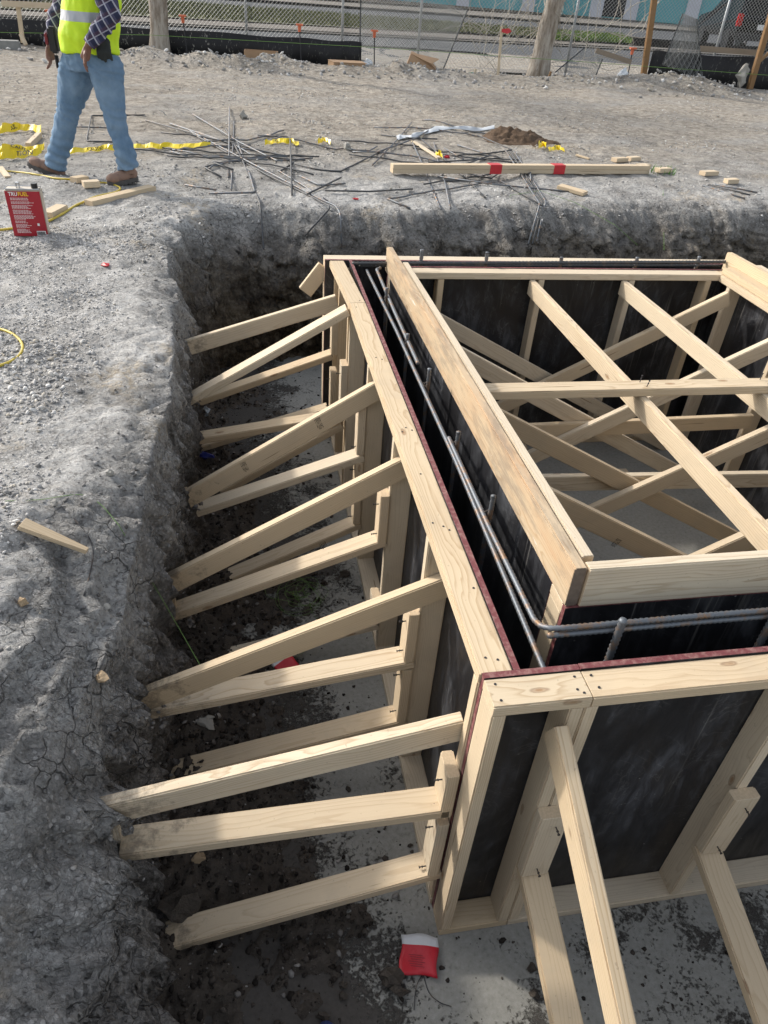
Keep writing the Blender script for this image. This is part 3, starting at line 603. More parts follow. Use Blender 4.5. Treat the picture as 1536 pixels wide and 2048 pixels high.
# ---- braces in the left trench
NM = MB()
def brace(lbl, *a, **k):
    o = ybeam('brace', *a, **k); return tag(o, lbl, 'brace', k2)
k2 = k2g = 'braces between the left form and the dirt bank'
E = (.05, 0)
brace('diagonal brace nearest the camera, ending at the front corner of the left form', .04, (217.6,1612), (927.5,1443.5), TK, WD, mats=GR, ext=E)
brace('flat level brace at the front corner with its end under the tall upright block', 0.0-.022, (237,1712), (885.5,1624), WD, TK, ext=(.0,.022))
def lowb(lbl, pa, za, pb, yb):
    A_, B_ = at(*pa, 'z', za), at(*pb, 'y', yb); o_ = Vector((0, WD/2, -TK/2)); return tag(lumber('brace', A_+o_, B_+o_, (0,0,1), WD, TK, ext=(.06,.02)), lbl, 'brace', k2)
lowb('lowest flat brace at the front corner, its foot buried in dark soil', (307,1905), -1.150, (880,1747), -.022)
brace('diagonal brace second from the front corner with nail heads near its top', .534, (273.4,1392.5), (891,1157), TK, WD, ext=E)
brace('flat brace under the second diagonal brace, ending against the second upright block', .555, (287,1428.6), (808,1327), WD, TK, mats=GR, ext=(.02,.036))
brace('lowest flat brace of the second set, soil-covered at its foot', .555, (348,1558), (791,1446), WD, TK, ext=(.08,.04))
brace('diagonal brace third from the front corner with a round brown knot', 1.144, (332,1157), (806,919), TK, WD, ext=E)
brace('flat brace under the third diagonal brace, with nail at its block', 1.168, (342,1232), (753.5,1086), WD, TK, ext=(.02,.036))
brace('lowest stamped flat brace behind the coil of green string', 1.168, (445,1325), (755,1249), WD, TK, ext=(.1,.0))
brace('diagonal brace fourth from the front corner with two dark grade stamps', 1.792, (368,986.7), (752,765.6), TK, WD, ext=E)
brace('flat brace under the stamped fourth diagonal brace', 1.818, (390,1024), (722,912.5), WD, TK, ext=(.0,.012))
lowb('lowest flat stamped brace of the fourth set resting on the trench floor', (430,1171), -1.150, (712.6,1050), 1.818)
brace('pale flat-laid diagonal brace with stamps reaching the joint of the left top plate', 2.44, (370,803), (694,620), WD, TK, ext=E)
brace('flat brace above the blue litter, crossing behind the fourth diagonal brace', 2.455, (384,880), (612,843), WD, TK, ext=(.05,.19))
brace('low flat brace glimpsed just behind the fourth set of braces', 2.455, (440,985), (682,849), WD, TK, ext=(.0,.0))
brace('farthest on-edge diagonal brace crossing the shaded bank below the far corner', 2.91, (361,686), (671,592), TK, WD, ext=E)
brace('farthest level flat brace passing under the pale stamped diagonal', 2.93, (436.6,788), (653,712.6), WD, TK, ext=(.2,.03))
brace('low brace sloping down to the blue litter at the bank', 2.93, (405,893), (640,822), WD, TK, ext=(.02,.05))
brace('short brace end standing out from the far left corner of the form', 3.25, (603,572), (638,527), TK, WD, ext=(.02,.0))
# upright blocks that carry the flat braces
def block(lbl, y, ztop, zbot, x0=-TK, dy=WD, grp='blocks nailed to the left form studs'):
    o = lumber('block', (x0+TK/2,y+dy/2,zbot), (x0+TK/2,y+dy/2,ztop), (0,1,0), TK, dy, mats=GR if random.random()<.4 else None)
    tag(o, lbl, 'block', grp); nails(o, (x0,y+.03,zbot+.035), (-1,0,-.1)); nails(o, (x0,y+.035,ztop-.06), (-1,0,0))
    return o
block('upright block with orange end grain at the front corner of the left form', -.022, -.412, -.625)
block('lower upright block at the front corner, above the lowest brace', -.022, -.667, -.995)
block('upright block above the flat brace of the second brace set', .555, -.345, -.582)
block('lower upright block of the second brace set', .555, -.625, -.925)
block('upright block of the third brace set, greyish with a square-cut top', 1.165, -.285, -.53)
block('low upright block of the third brace set with pale sunlit end grain', 1.165, -.86, -1.0)
block('upright block of the fourth brace set, partly under the stamped diagonal', 1.815, -.19, -.50)
block('lower upright block of the fourth brace set', 1.815, -.545, -.93)
block('white-topped upright block between the fourth and fifth diagonals', 2.455, -.33, -.64)
block('tall upright block above the farthest level brace', 2.93, -.22, -.485)
block('lower upright block standing below the farthest level brace', 2.93, -.60, -.88)
block('upright cleat on the dirt bank behind the nearest flat brace', .02, -.52, -.66, x0=-.985, grp='cleats standing against the dirt bank')
block('square cleat on the dirt bank between the third diagonal and its flat brace', 1.20, -.735, -.93, x0=-.935, dy=.05, grp='cleats standing against the dirt bank')
block('pale cleat on the dirt bank at the foot of the fourth diagonal brace', 1.80, -.665, -.84, x0=-.90, grp='cleats standing against the dirt bank')
# earth crumbled round the ends of the braces
ends = []
for o in list(col.objects):
    if o.name.startswith('brace') and o.get('group') == k2g:
        L_ = max(v.co.x for v in o.data.vertices); e_ = min((o.matrix_basis@Vector((s_*L_, 0, 0)) for s_ in (-1, 1)), key=lambda q: q.x); ends.append(e_)
q = np.array([[e.x+.05+rng.normal()*.03, e.y+rng.normal()*.045, e.z-.028+abs(rng.normal())*.006] for e in ends for _ in range(34)]); q = q[(q[:,0] < -.80) | (q[:,2] < -1.1)]
scatter('loose_earth', q, .004+.016*rng.random(len(q))**2.5, M_cham, 1, .2, 72, .7); tag(bpy.data.objects['loose_earth'], 'crumbled earth packed round the brace ends in the bank', 'earth', kind='stuff')
# ---- braces in front
k3 = 'braces of the front form'
o = xbeam('brace', .170, (1113,1470), (1240,2048), TK, WD, mats=GR, ext=(.02,.12)); tag(o, 'sunlit brace on edge slanting from the front top plate toward the camera', 'brace', k3)
def zflat(lbl, x, y1, z1, y2, z2):
    o = lumber('brace', (x,y1,z1-TK/2), (x,y2,z2-TK/2), (0,0,1), WD, TK); return tag(o, lbl, 'brace', k3)
zflat('flat brace below the left block of the front form, sloping to the bottom edge', .262, -.107, -.80, -.80, -1.05)
zflat('flat brace below the right block of the front form, at the right edge', .873, -.107, -.825, -.85, -1.06)
def fblock(lbl, x, zt, zb):
    o = lumber('block', (x,y0-TK/2,zb), (x,y0-TK/2,zt), (0,1,0), WD, TK); tag(o, lbl, 'block', 'blocks nailed to the front form studs')
    nails(o, (x,y0-TK,zb+.04), (0,-1,0)); nails(o, (x+.01,y0-TK,zt-.05), (0,-1,0))
fblock('block on the double stud behind the sunlit slanting brace', .255, -.475, -.798)
fblock('block on the right-hand stud of the front form, seen with its square end', .873, -.512, -.822)
# ---- shoring inside the core
k2 = 'diagonal shores inside the core'
def shore(lbl, *a, **k):
    o = ybeam('shore', *a, **k); return tag(o, lbl, 'shore', k2)
LX = .420
ya = (2.86, 2.25, 1.625, 1.0)
shore('farthest shore sloping down to the right from the left inner form', ya[0], (880,628), (1234,823), TK, WD, ext=(.17,.95))
shore('second farthest shore sloping down to the right, with two knots', ya[1], (940,705), (1330,917), TK, WD, ext=(.18,.36))
shore('third shore sloping down to the right with a dark ringed knot', ya[2], (1008,825), (1441,1048), TK, WD, ext=(.18,.40))
shore('nearest shore sloping down to the right, with a grade stamp', ya[3], (1115,987), (1353,1104), TK, WD, ext=(.2,.95))
shore('farthest shore rising to the right corner of the core', ya[0]-.077, (1111,753), (1451,589), TK, WD, ext=(.95,.02))
shore('middle shore rising to the right edge under the cross beam', ya[1]-.077, (1119,879), (1536,684.5), TK, WD, ext=(.72,.1))
shore('nearest shore rising to the right edge, with a dark knot', ya[2]-.077, (1184,1017), (1536,859.6), TK, WD, ext=(.5,.45))
shore('lowest shore end rising behind the pale front board', ya[3]-.077, (1425,1102), (1536,1052), TK, WD, ext=(.3,.5))
k2 = 'level struts across the core'
o = ybeam('strut', ya[1]-.0385, (1060,852), (1479,833), TK, WD, ext=(.5,.10)); tag(o, 'far level strut across the middle of the core', 'strut', k2)
o = ybeam('strut', ya[2]+.0385, (1096,955), (1536,948), TK, WD, ext=(.4,.3), mats=GR); tag(o, 'near level strut across the core with orange-brown grain', 'strut', k2)
for x, lb, g in ((1.172, 'left long beam spanning front to back over the shores', GR), (1.777, 'right long beam spanning front to back over the shores', GR)):
    o = lumber('spreader_beam', (x+TK/2,GY+PLY+.03,-TK-WD/2), (x+TK/2,3.0-.001,-TK-WD/2), (0,0,1), TK, WD, mats=g); tag(o, lb, 'beam', 'long beams spanning the core')
o = lumber('cross_beam', (.405,1.532,-TK/2+.002), (2.60,1.532,-TK/2+.002), (0,0,1), WD, TK, mats=GR)
tag(o, 'pale flat beam lying across both long beams, with bent nails', 'beam')
for x in (1.19, 1.795):
    nails(o, (x,1.555,.002), (.15,.1,1), .03, .002); nails(o, (x+.012,1.51,.002), (.1,-.1,1), .03, .002)
for (x, y, lb, s) in ((1.845,2.56,'small wood cleat on the slab at the foot of the farther shores',.2), (1.535,1.18,'small wood cleat with a nail on the slab near the front board',.19), (1.25,2.95,'flat wood cleat by the back inner form',.2)):
    o = lumber('floor_cleat', (x-s/2,y,-H+TK/2+.002), (x+s/2,y-.01,-H+TK/2+.002), (0,0,1), WD, TK); tag(o, lb, 'block', 'cleats nailed to the slab inside the core')

# ------------------------------------------------------------------ reinforcing bars in the wall form
def rebar_mesh(pts, r=.0085, ribs=True, n=8, step=.008):
    P = [Vector(p) for p in pts]; m = MB()
    if ribs:
        Q = resample(P, lambda q: step) + [P[-1]]; Q = [q for i, q in enumerate(Q) if i == 0 or (q-Q[i-1]).length > 1e-5]
        m.tube(Q, [r*(1.15 if i % 2 else .88) for i in range(len(Q))], n)
    else: m.tube(P, r, n)
    return m
def rebar(pts, lbl, grp, r=.0085, ribs=True, mat=None, n=8, step=.008, name='rebar'):
    return tag(rebar_mesh(pts, r, ribs, n, step).build(name, mat or M_rebar, smooth=True), lbl, 'rebar', grp)
LZ = -.012
for k, (y, zt) in enumerate(((2.60,.013),(2.03,-.005),(1.59,.027),(1.10,.006),(.668,.021))):
    w5 = ('farthest', 'fourth nearest', 'middle', 'second nearest', 'nearest')[k]
    o = rebar([(.225,y,-1.22),(.212+.004*k,y,zt+.04)], '%s upright rebar in the left gap between plate and stained board' % w5, 'upright bars in the left gap')
    m = MB(); ring = [(.212+.012*math.cos(a*.9), y+.014*math.sin(a*.9), LZ-.004+.0016*a) for a in range(12)]; m.tube(ring, .0009, 4); m.tube([ring[-1], Vector(ring[-1])+Vector((.012,-.01,.016))], .0009, 4)
    c = m.build('tie_wire', M_nail, o, origin=(0,0,0)); 
rebar([(.198,.035,LZ-.045),(.198,1.0,LZ-.01),(.197,2.2,LZ-.01),(.185,3.12,LZ-.015)], 'long level rebar running the whole left gap', 'level bars of the top mat', step=.008)
rebar([(.216,1.78,LZ+.012),(.222,2.4,LZ+.01),(.235,3.06,LZ+.008),(.262,3.09,LZ+.008)], 'second level rebar lapping the long one at the far end of the left gap', 'level bars of the top mat', r=.0085, step=.008)
rebar([(.204,1.15,LZ+.004),(.204,.6,LZ-.002),(.205,.17,-.002),(.209,.135,.010),(.226,.114,.020),(.26,.104,.028),(.65,.10,.036),(2.7,.10,.036)], 'upper rusty level rebar in front of the black front core panel', 'level bars of the top mat', r=.0082)
rebar([(.215,.098,.010),(.65,.095,.018),(2.7,.095,.018)], 'lower blue-grey level rebar in front of the black front core panel', 'level bars of the top mat', r=.0082)
for x, lb in ((.405, 'upright rebar standing alone in the front gap'), (.868, 'upright rebar in the front gap at the right edge'), (1.33, 'upright rebar in the front gap outside the right edge')):
    rebar([(x-.02,.06,-1.22),(x,.075,.075)], lb, 'upright bars in the front gap', r=.0105)
for px, py in ((843,505),(973,510),(1121,520),(1272,520),(1396,518)):
    P = at(px, py, 'y', 3.160); k = ('leftmost','second','middle','fourth','rightmost')[(843,973,1121,1272,1396).index(px)]
    rebar([(P.x,3.155,-1.22),(P.x,3.15,P.z+.02)], '%s upright rebar from the left in the back gap' % k, 'upright bars in the back gap', r=.0115, step=.012)
A, B = at(704,527,'y',3.14), at(1450,524,'y',3.14)
rebar([A, B], 'dark level rebar along the back gap', 'level bars of the back gap', r=.0105, mat=M_rebar_d, step=.012)
A, B = at(718,532,'y',3.15), at(1440,531,'y',3.15)
rebar([A, B], 'lower level rebar along the back gap, thinner', 'level bars of the back gap', r=.007, mat=M_rebar_d, step=.012)

# ------------------------------------------------------------------ things on the site ground
from mathutils.bvhtree import BVHTree
bm = bmesh.new(); bm.from_mesh(gm); BVH = BVHTree.FromBMesh(bm); bm.free()
def hit(px, py, dz=0.0):
    d = ray(px, py).normalized(); h = BVH.ray_cast(CAMP, d)[0]
    if h is None: h = at(px, py, 'z', G)
    return Vector((h.x, h.y, h.z+dz))
def gzs(x, y):
    h = BVH.ray_cast(Vector((x, y, 3)), Vector((0,0,-1)))[0]; return h.z if h else G
def board_px(lbl, a, b, w=WD, h=TK, cat='board', name='board', grp=None, dz=0, mats=None, up=(0,0,1)):
    A, B = hit(*a), hit(*b); z = Vector((0,0,h/2+dz+.002)); return tag(lumber(name, A+z, B+z, up, w, h, mats=mats), lbl, cat, grp)
board_px('pale plank lying beside the yellow cord right of the walking man', (178,412), (305,381), name='plank')
board_px('grey-topped plank lying behind the red fuel can', (95,436), (126,420), name='plank')
board_px('short wood offcut standing on end by the caution tape', (58,298), (80,276), .05, .05, 'offcut', 'offcut', 'wood offcuts lying on the ground')
board_px('thin wood stake lying at the left edge above the fuel can', (0,336), (16,356), .05, .012, 'stake', 'wood_stake')
board_px('farther of two pale offcuts on the yellow cord', (148,366), (172,362), .08, .04, 'offcut', 'offcut', 'wood offcuts lying on the ground')
board_px('nearer of two pale offcuts on the yellow cord', (167,375), (199,373), .08, .045, 'offcut', 'offcut', 'wood offcuts lying on the ground')
board_px('small offcut lying on the caution tape left of the rebar pile', (350,294), (372,293), .03, .02, 'offcut', 'offcut', 'wood offcuts lying on the ground')
for a, b, l in (((1227,324),(1250,323),'left offcut of the touching pair right of the brown soil'), ((1256,322),(1276,321),'right offcut of the touching pair right of the brown soil'), ((1277,337),(1294,336),'thin offcut beyond the end of the red-taped lumber'),
                ((1313,345),(1337,344),'offcut just past the green weeds at the lumber end'), ((1403,351),(1430,350),'lone offcut above the short rebar bundle'), ((1450,367),(1472,366),'rightmost offcut, next to the short rebar bundle')):
    board_px(l, a, b, .085, .042, 'offcut', 'offcut', 'wood offcuts lying on the ground')
board_px('short board lying at the pit edge right of the bent rebar bundle', (1118,376), (1170,391), .12, .03, 'board', 'board')
board_px('thin wedge-shaped wood chip right of the yellow tape scraps', (1152,312), (1178,320), .03, .02, 'wood chip', 'wood_chip')
# strapped lumber bundle
A, B = hit(784,352), hit(1296,349); A.z = B.z = max(A.z, B.z)+.005; A.y += .04; B.y += .04
LB = tag(empty('lumber_bundle', (A+B)/2), 'long pale lumber laid along the pit edge, strapped with two red tapes', 'lumber')
for k in (0, 1): lumber('board', A+Vector((0,0,TK/2+k*(TK+.001))), B+Vector((0,0,TK/2+k*(TK+.001))), (0,0,1), WD, TK, LB)
M_red = simple('red_tape', (.52,.02,.03), .4, var=.15)
for px in (976, 1103):
    t = (px-784)/(1296-784); P = A.lerp(B, t); m = MB(); dd = (B-A).normalized(); M4 = Matrix((dd, Vector((0,0,1)).cross(dd), Vector((0,0,1)))).transposed().to_4x4(); M4.translation = P
    m.box((-.062,-WD/2-.003,-.002), (.062,WD/2+.003,2*TK+.005), 0, M4); m.build('red_tape', M_red, LB, origin=P)
M_ora = simple('faded_orange_wood', (.50,.24,.08), .7)
o = board_px('orange-stained stake lying just behind the red-taped lumber', (1010,339), (1130,337), .05, .02, 'stake', 'wood_stake', mats=[M_ora, M_ora])
board_px('thin pale lath under the white plastic strip among the rebar', (826,284), (878,318), .05, .015, 'lath', 'lath')

# rebar pile
piles = [
 ('long bent bar pointing at the walking man, leftmost of the pile', [(292,241),(455,285),(590,316),(592,322),(563,341)]),
 ('bar crossing the pile from the upper left to the pit edge', [(340,247),(470,290),(605,370),(655,402)]),
 ('bar whose bent end hangs down the pit wall at the right of its bundle', [(380,262),(500,325),(640,398),(672,412),(681,428),('w',681,500)]),
 ('bar whose bent end splays left down the pit wall', [(386,268),(535,350),(640,402),(662,414),('w',608,474)]),
 ('taller bar lying straight away from the camera', [(459,214),(458,300),(457,355)]),
 ('shorter bar lying straight away beside the taller one', [(468,243),(465,310),(463,380)]),
 ('bar with a straight end hanging into the pit below the pile', [(452,258),(485,320),(505,370),(520,405),('w',527,500)]),
 ('bar bent back to a level hook at its near end', [(475,285),(500,350),(510,385),(418,387)]),
 ('bar behind the pile ending under the yellow tape', [(385,228),(480,285),(555,322),(625,316)]),
 ('bar bent square with its leg toward the camera', [(515,270),(580,274),(582,330),(584,390)]),
 ('curved dark bar rising to the right toward the other pile', [(590,328),(640,340),(680,343),(768,300)]),
 ('curved bar joining the two piles lower down', [(600,352),(640,371),(690,367)]),
 ('short bar lying askew right of the pile', [(615,388),(682,355)]),
 ('level dark bar between the two piles', [(650,381),(740,383),(825,378)]),
 ('short bar half buried left of the pile', [(370,370),(432,380)]),
 ('bar bent into a U behind the walking man', [(290,230),(183,231),(173,282),(225,284)]),
 ('straight bar behind the legs of the walking man', [(140,253),(220,256)]),
 ('bar passing under the white plastic knot, pointing up right', [(823,245),(797,277),(745,330)]),
 ('bar passing left to right through the plastic knot', [(763,270),(820,276),(875,278)]),
 ('bar passing under the plastic knot toward the left pile', [(867,254),(835,275),(800,288),(755,304)]),
 ('bar running from the plastic knot down under the lumber to the pit', [(825,285),(850,340),(865,380),(882,419)]),
 ('bar running right of the lath under the lumber', [(835,272),(880,310),(905,335),(932,357),(970,395)]),
 ('bar with a slight bend, second from the left under the lumber', [(868,285),(880,340),(890,365),(901,417)]),
 ('short bar near the red scrap', [(880,292),(927,318)]),
 ('bar bent to a point at the top right of the pile', [(954,270),(1026,300),(975,307),(915,310)]),
 ('slim brown bar across the middle of the pile', [(915,290),(1005,317)]),
 ('dark bar crossing the pile nearly level', [(880,307),(960,318),(1045,327)]),
 ('dark bar just behind the lumber', [(857,325),(1006,316)]),
 ('short dark bar crossing just behind the lumber', [(977,312),(905,337)]),
 ('left bar of the bundle bent over the pit edge', [(1010,300),(1040,345),(1060,378),(1080,408),('w',1050,490)]),
 ('middle bar of the bundle bent over the pit edge', [(1020,303),(1048,345),(1068,378),(1086,406),('w',1058,490)]),
 ('right bar of the bundle bent over the pit edge', [(1028,303),(1056,345),(1076,378),(1092,404),('w',1066,485)]),
 ('bar lying along the front of the lumber to the short board', [(875,353),(1000,370),(1155,385)]),
 ('bar pointing at the bend of the bundle from the left', [(1000,361),(1083,411)]),
 ('short bar standing out from under the lumber', [(1060,330),(1062,362)]),
 ('left bar of the short bundle at the right edge', [(1405,371),(1490,397)]),
 ('middle bar of the short bundle at the right edge', [(1418,369),(1500,390)]),
 ('right bar of the short bundle at the right edge', [(1430,369),(1515,385)])]
for k, (l, pts) in enumerate(piles):
    out = []; zz = .012+.008*(k % 5)
    for p_ in pts:
        if p_[0] == 'w': q = hit(p_[1], p_[2])+Vector((0,-.07,.03))
        else:
            q = at(p_[0], p_[1], 'z', G+zz-(.0 if len(p_) == 2 else 0)); g_ = gzs(q.x, q.y)
            q = at(p_[0], p_[1], 'z', max(g_+.004+.5*zz, G-.05) if p_[1] < 400 else G+zz-.02)
        out.append(q)
    C_ = []                                                          # rounded bends
    for i, q in enumerate(out):
        if 0 < i < len(out)-1:
            a_, b_ = (out[i-1]-q), (out[i+1]-q); f_ = min(.05, a_.length*.4, b_.length*.4)
            for t in (0, .25, .5, .75, 1): C_.append((q+a_.normalized()*f_)*(1-t)**2+q*2*t*(1-t)+(q+b_.normalized()*f_)*t*t)
        else: C_.append(q)
    rebar(C_, l, 'loose rebar lying on the ground by the pit', r=.0078, ribs=False, mat=M_rebar_d if 'dark' in l or k % 3 == 0 else M_rebar, n=6)

r_ = random.Random(23)
for k in range(20):
    cx_, cy_ = ((470,310) if k < 12 else (900,320)); px, py = cx_+r_.gauss(0,75), cy_+r_.gauss(0,24); an = r_.choice((.38,.45,.5,.55,2.5,.3))+r_.gauss(0,.10); P = at(px, py, 'z', G+.02); L_ = r_.uniform(.4,.95); d_ = Vector((math.cos(an), -math.sin(an), 0))
    sd_ = Vector((-d_.y, d_.x, 0))*r_.uniform(-.12,.12); q = catmull([P-d_*L_, P-d_*L_*.3+sd_, P+d_*L_*.4+sd_*.8, P+d_*L_], 4); q = [Vector((v.x, v.y, gzs(v.x, v.y)+.012+.01*r_.random())) for v in q]
    if q[-1].y < 5.15 or q[0].y < 5.15: continue
    if k % 3 == 0: e2 = q[-1]+Vector((-d_.y, d_.x, 0))*.28; q.append(Vector((e2.x, e2.y, gzs(e2.x, e2.y)+.02)))
    rebar(q, '%s %s bar %s, %s of the %s pile' % ('long' if L_ > .55 else 'short', 'dark' if k % 2 else 'grey', 'with a bent end' if k % 3 == 0 else ('lying level' if abs(d_.y) < .25 else ('slanting away right' if d_.y > 0 else 'slanting toward the pit')),
        ('back' if py < cy_-12 else ('middle' if py < cy_+12 else 'front'))+(' left part' if px < cx_-30 else (' right part' if px > cx_+30 else ' centre')), 'left' if k < 12 else 'right'), 'tangled bars of the %s rebar pile' % ('left' if k < 12 else 'right'), r=.0078, ribs=False, mat=M_rebar_d if k % 2 else M_rebar, n=6)
# yellow cord, strings, wires
def cord(name, pts, r, mat, lbl, cat, on=True, n=6, grp=None):
    P = [hit(*p_, dz=r*.8) if len(p_) == 2 else Vector(p_) for p_ in pts]; P = catmull(P, 6); m = MB(); m.tube(P, r, n)
    return tag(m.build(name, mat, smooth=True), lbl, cat, grp)
M_ycord = simple('yellow_cord', (.52,.40,.055), .5, var=.1)
cord('extension_cord', [(-20,344),(25,345),(70,350),(110,358),(150,361),(190,367),(215,368),(240,377),(232,386),(205,392),(185,398),(172,404),(150,414),(125,430),(97,444),(60,452),(25,459),(-20,464)], .0085, M_ycord, 'yellow cord snaking past the fuel can and the pale plank', 'cord')
cord('extension_cord', [(-30,655),(0,660),(22,668),(40,682),(46,698),(38,714),(18,727),(-10,736),(-40,740)], .007, M_ycord, 'yellow cord looping in from the left edge onto the grey gravel', 'cord')
M_gstr = simple('green_string', (.14,.27,.06), .6, var=.1)
P = [hit(10,1004,.004), hit(80,1001,.004), hit(160,991,.004), hit(200,1010,.006), hit(240,1060,.02)]; e_ = at(340,1225,'y',.9); f_ = at(400,1330,'y',.60)
m = MB(); m.tube(catmull(P,6)+[e_, f_], .0010, 5); tag(m.build('string', M_gstr), 'thin green string hanging from the left bank into the trench', 'string')
cp_ = at(600,1190,'z',-1.18); pts = []
for k in range(150):
    a = k*.37; rr = .06+.05*math.sin(k*.13)+.02*math.sin(k*.71); pts.append((cp_.x+rr*1.3*math.cos(a)+.03*math.sin(k*.05), cp_.y+rr*1.1*math.sin(a)+.02*math.cos(k*.17), -1.17+.015*math.sin(k*.9)))
pts += [(cp_.x+.05,cp_.y-.12,-1.19),(cp_.x+.09,cp_.y-.22,-1.19),(cp_.x+.02,cp_.y-.35,-1.19),(cp_.x-.1,cp_.y-.45,-1.18)]
m = MB(); m.tube(catmull(pts, 3), .0008, 4); tag(m.build('string_tangle', M_gstr), 'tangled coil of green string on the dark trench soil', 'string')
m = MB(); m.tube([hit(1020,395,.02), hit(1080,388,.03), hit(1150,410,.02), at(1230,450,'y',5.0), at(1275,490,'y',4.9)], .0016, 4); m.tube([hit(1020,395,.02), at(1005,490,'y',5.0)], .0016, 4)
tag(m.build('string', M_gstr), 'green string draped over the back pit edge by the bundle', 'string')
m = MB(); m.tube([hit(1325,385,.02), at(1328,500,'y',5.0)], .0016, 4); tag(m.build('string', M_gstr), 'single green string hanging down the back wall at the right', 'string')
cord('wire', [(127,1008),(150,1040),(178,1075),(186,1105),(182,1140),(168,1192)], .002, M_nail, 'thin dark wire lying on the left bank lip by the pale stake', 'wire')
# wooden wedge stake on the left bank
A, B = hit(48,1062,.03), hit(176,1118,.03); o = lumber('wood_stake', A, B, (0,0,1), .052, .018)
for v in o.data.vertices:
    if v.co.x > 0: v.co.y *= .35; v.co.y += .006
tag(o, 'pale wedge-shaped stake lying on the gravel of the left bank', 'stake')
# caution tape
M_cau = simple('caution_tape', (.80,.60,.01), .35, var=.06); M_blk = simple('black_print', (.012,.012,.012), .5)
def text_mesh(body, size, mirror=False):
    cu = bpy.data.curves.new('txt', 'FONT'); cu.body = body; cu.size = size; cu.align_x = 'CENTER'; cu.align_y = 'CENTER'; cu.offset = size*.02; cu.resolution_u = 2
    to = bpy.data.objects.new('txt', cu); col.objects.link(to); dg = bpy.context.evaluated_depsgraph_get(); me = bpy.data.meshes.new_from_object(to.evaluated_get(dg))
    bpy.data.objects.remove(to); me.materials.clear(); return me
def text_on(body, size, mat, parent, M, name='lettering'):
    me = text_mesh(body, size); return link(name, me, mat, parent, M)
def frame_m(o_, x, n):
    x = Vector(x).normalized(); n = Vector(n).normalized(); y = n.cross(x).normalized(); x = y.cross(n); M = Matrix((x, y, n)).transposed().to_4x4(); M.translation = o_; return M
def tape(px, wds, lbl, w_=.075, flip=False, lift=.035):
    P = [hit(*p_) for p_ in px]; C_ = catmull(P, 8); m = MB(); k = len(C_); vs = []
    for i, q in enumerate(C_):
        tt = .5+.5*math.sin(i*.35+px[0][0]); tt = .5+.3*math.sin(i*.35+px[0][0])+.2*math.sin(i*1.3); ww = w_*(.35+.65*tt)
        q = q+Vector((0,.015*math.sin(i*.8),.006*math.sin(i*1.1))); vs += [q+Vector((0,-.02-.01*math.sin(i*.9),.012)), q+Vector((.01*math.sin(i*1.7), .015+.05*(1-tt), .012+ww))]
    m.add(vs, [(2*i,2*i+2,2*i+3,2*i+1) for i in range(k-1)])
    o = m.build('caution_tape', M_cau); tag(o, lbl, 'caution tape', 'caution tape strewn on the ground')
    for (t, body, sz) in wds:
        i = int(t*(k-2)); c = (Vector(vs[2*i])+Vector(vs[2*i+1]))/2; x = Vector(vs[2*i+2])-Vector(vs[2*i]); y = Vector(vs[2*i+1])-Vector(vs[2*i]); n_ = x.cross(y).normalized()
        n_ = n_ if n_.dot(CAMP-c) > 0 else -n_
        text_on(body, sz, M_blk, o, frame_m(c+n_*.006, -x if flip else x, n_))
    return o
tape([(-20,270),(20,266),(55,262),(84,268)], [(.45,'CUID',.06),(.80,'ION',.075)], 'crumpled yellow caution tape behind the walking man, upper left', .085)
tape([(-20,306),(20,307),(60,306),(90,302)], [(.62,'CAUTION',.05)], 'upper layer of caution tape left of the raised boot', .07)
tape([(-20,320),(20,319),(50,317),(85,309)], [(.55,'CAUTION',.065)], 'lower layer of caution tape left of the raised boot', .07)
tape([(120,310),(160,307),(200,303),(240,300),(285,298),(330,298),(375,297),(420,295)], [(.28,'CAUTION',.05)], 'long caution tape trailing from the boot to the rebar pile', .045)
tape([(530,292),(552,288),(576,288),(598,292)], [(.4,'CA',.05)], 'caution tape scrap beside the square bent rebar', .05)
tape([(636,290),(648,284),(660,290)], [], 'small caution tape scrap between the two rebar piles', .05)
tape([(1076,299),(1085,294),(1090,298)], [], 'left of two yellow tape scraps beside the brown soil', .07)
tape([(1098,304),(1112,301),(1128,304)], [(.4,'TI',.04)], 'right of two yellow tape scraps beside the brown soil', .05)
tape([(872,317),(878,314),(884,318)], [], 'yellow tape scrap at the end of the thin lath', .06)
# white plastic strip
M_wht = simple('white_plastic', (.62,.65,.68), .35, var=.08)
C_ = catmull([hit(*p_) for p_ in ((792,280),(805,277),(830,276),(850,268),(872,262),(910,259),(950,263),(985,257))], 8); vs = []
for i, q in enumerate(C_):
    wv = .05+.03*math.sin(i*.23+1); vs += [q+Vector((0,-wv,.012)), q+Vector((.02*math.sin(i*.7),.01*math.sin(i*1.3),.045+.012*math.sin(i*.45))), q+Vector((0,wv,.015))]
m = MB(); m.add(vs, [(3*i+a_,3*i+3+a_,3*i+4+a_,3*i+1+a_) for i in range(len(C_)-1) for a_ in (0,1)]); tag(m.build('plastic_strip', M_wht, smooth=True), 'crumpled white plastic strip knotted over the rebar pile', 'plastic strip')
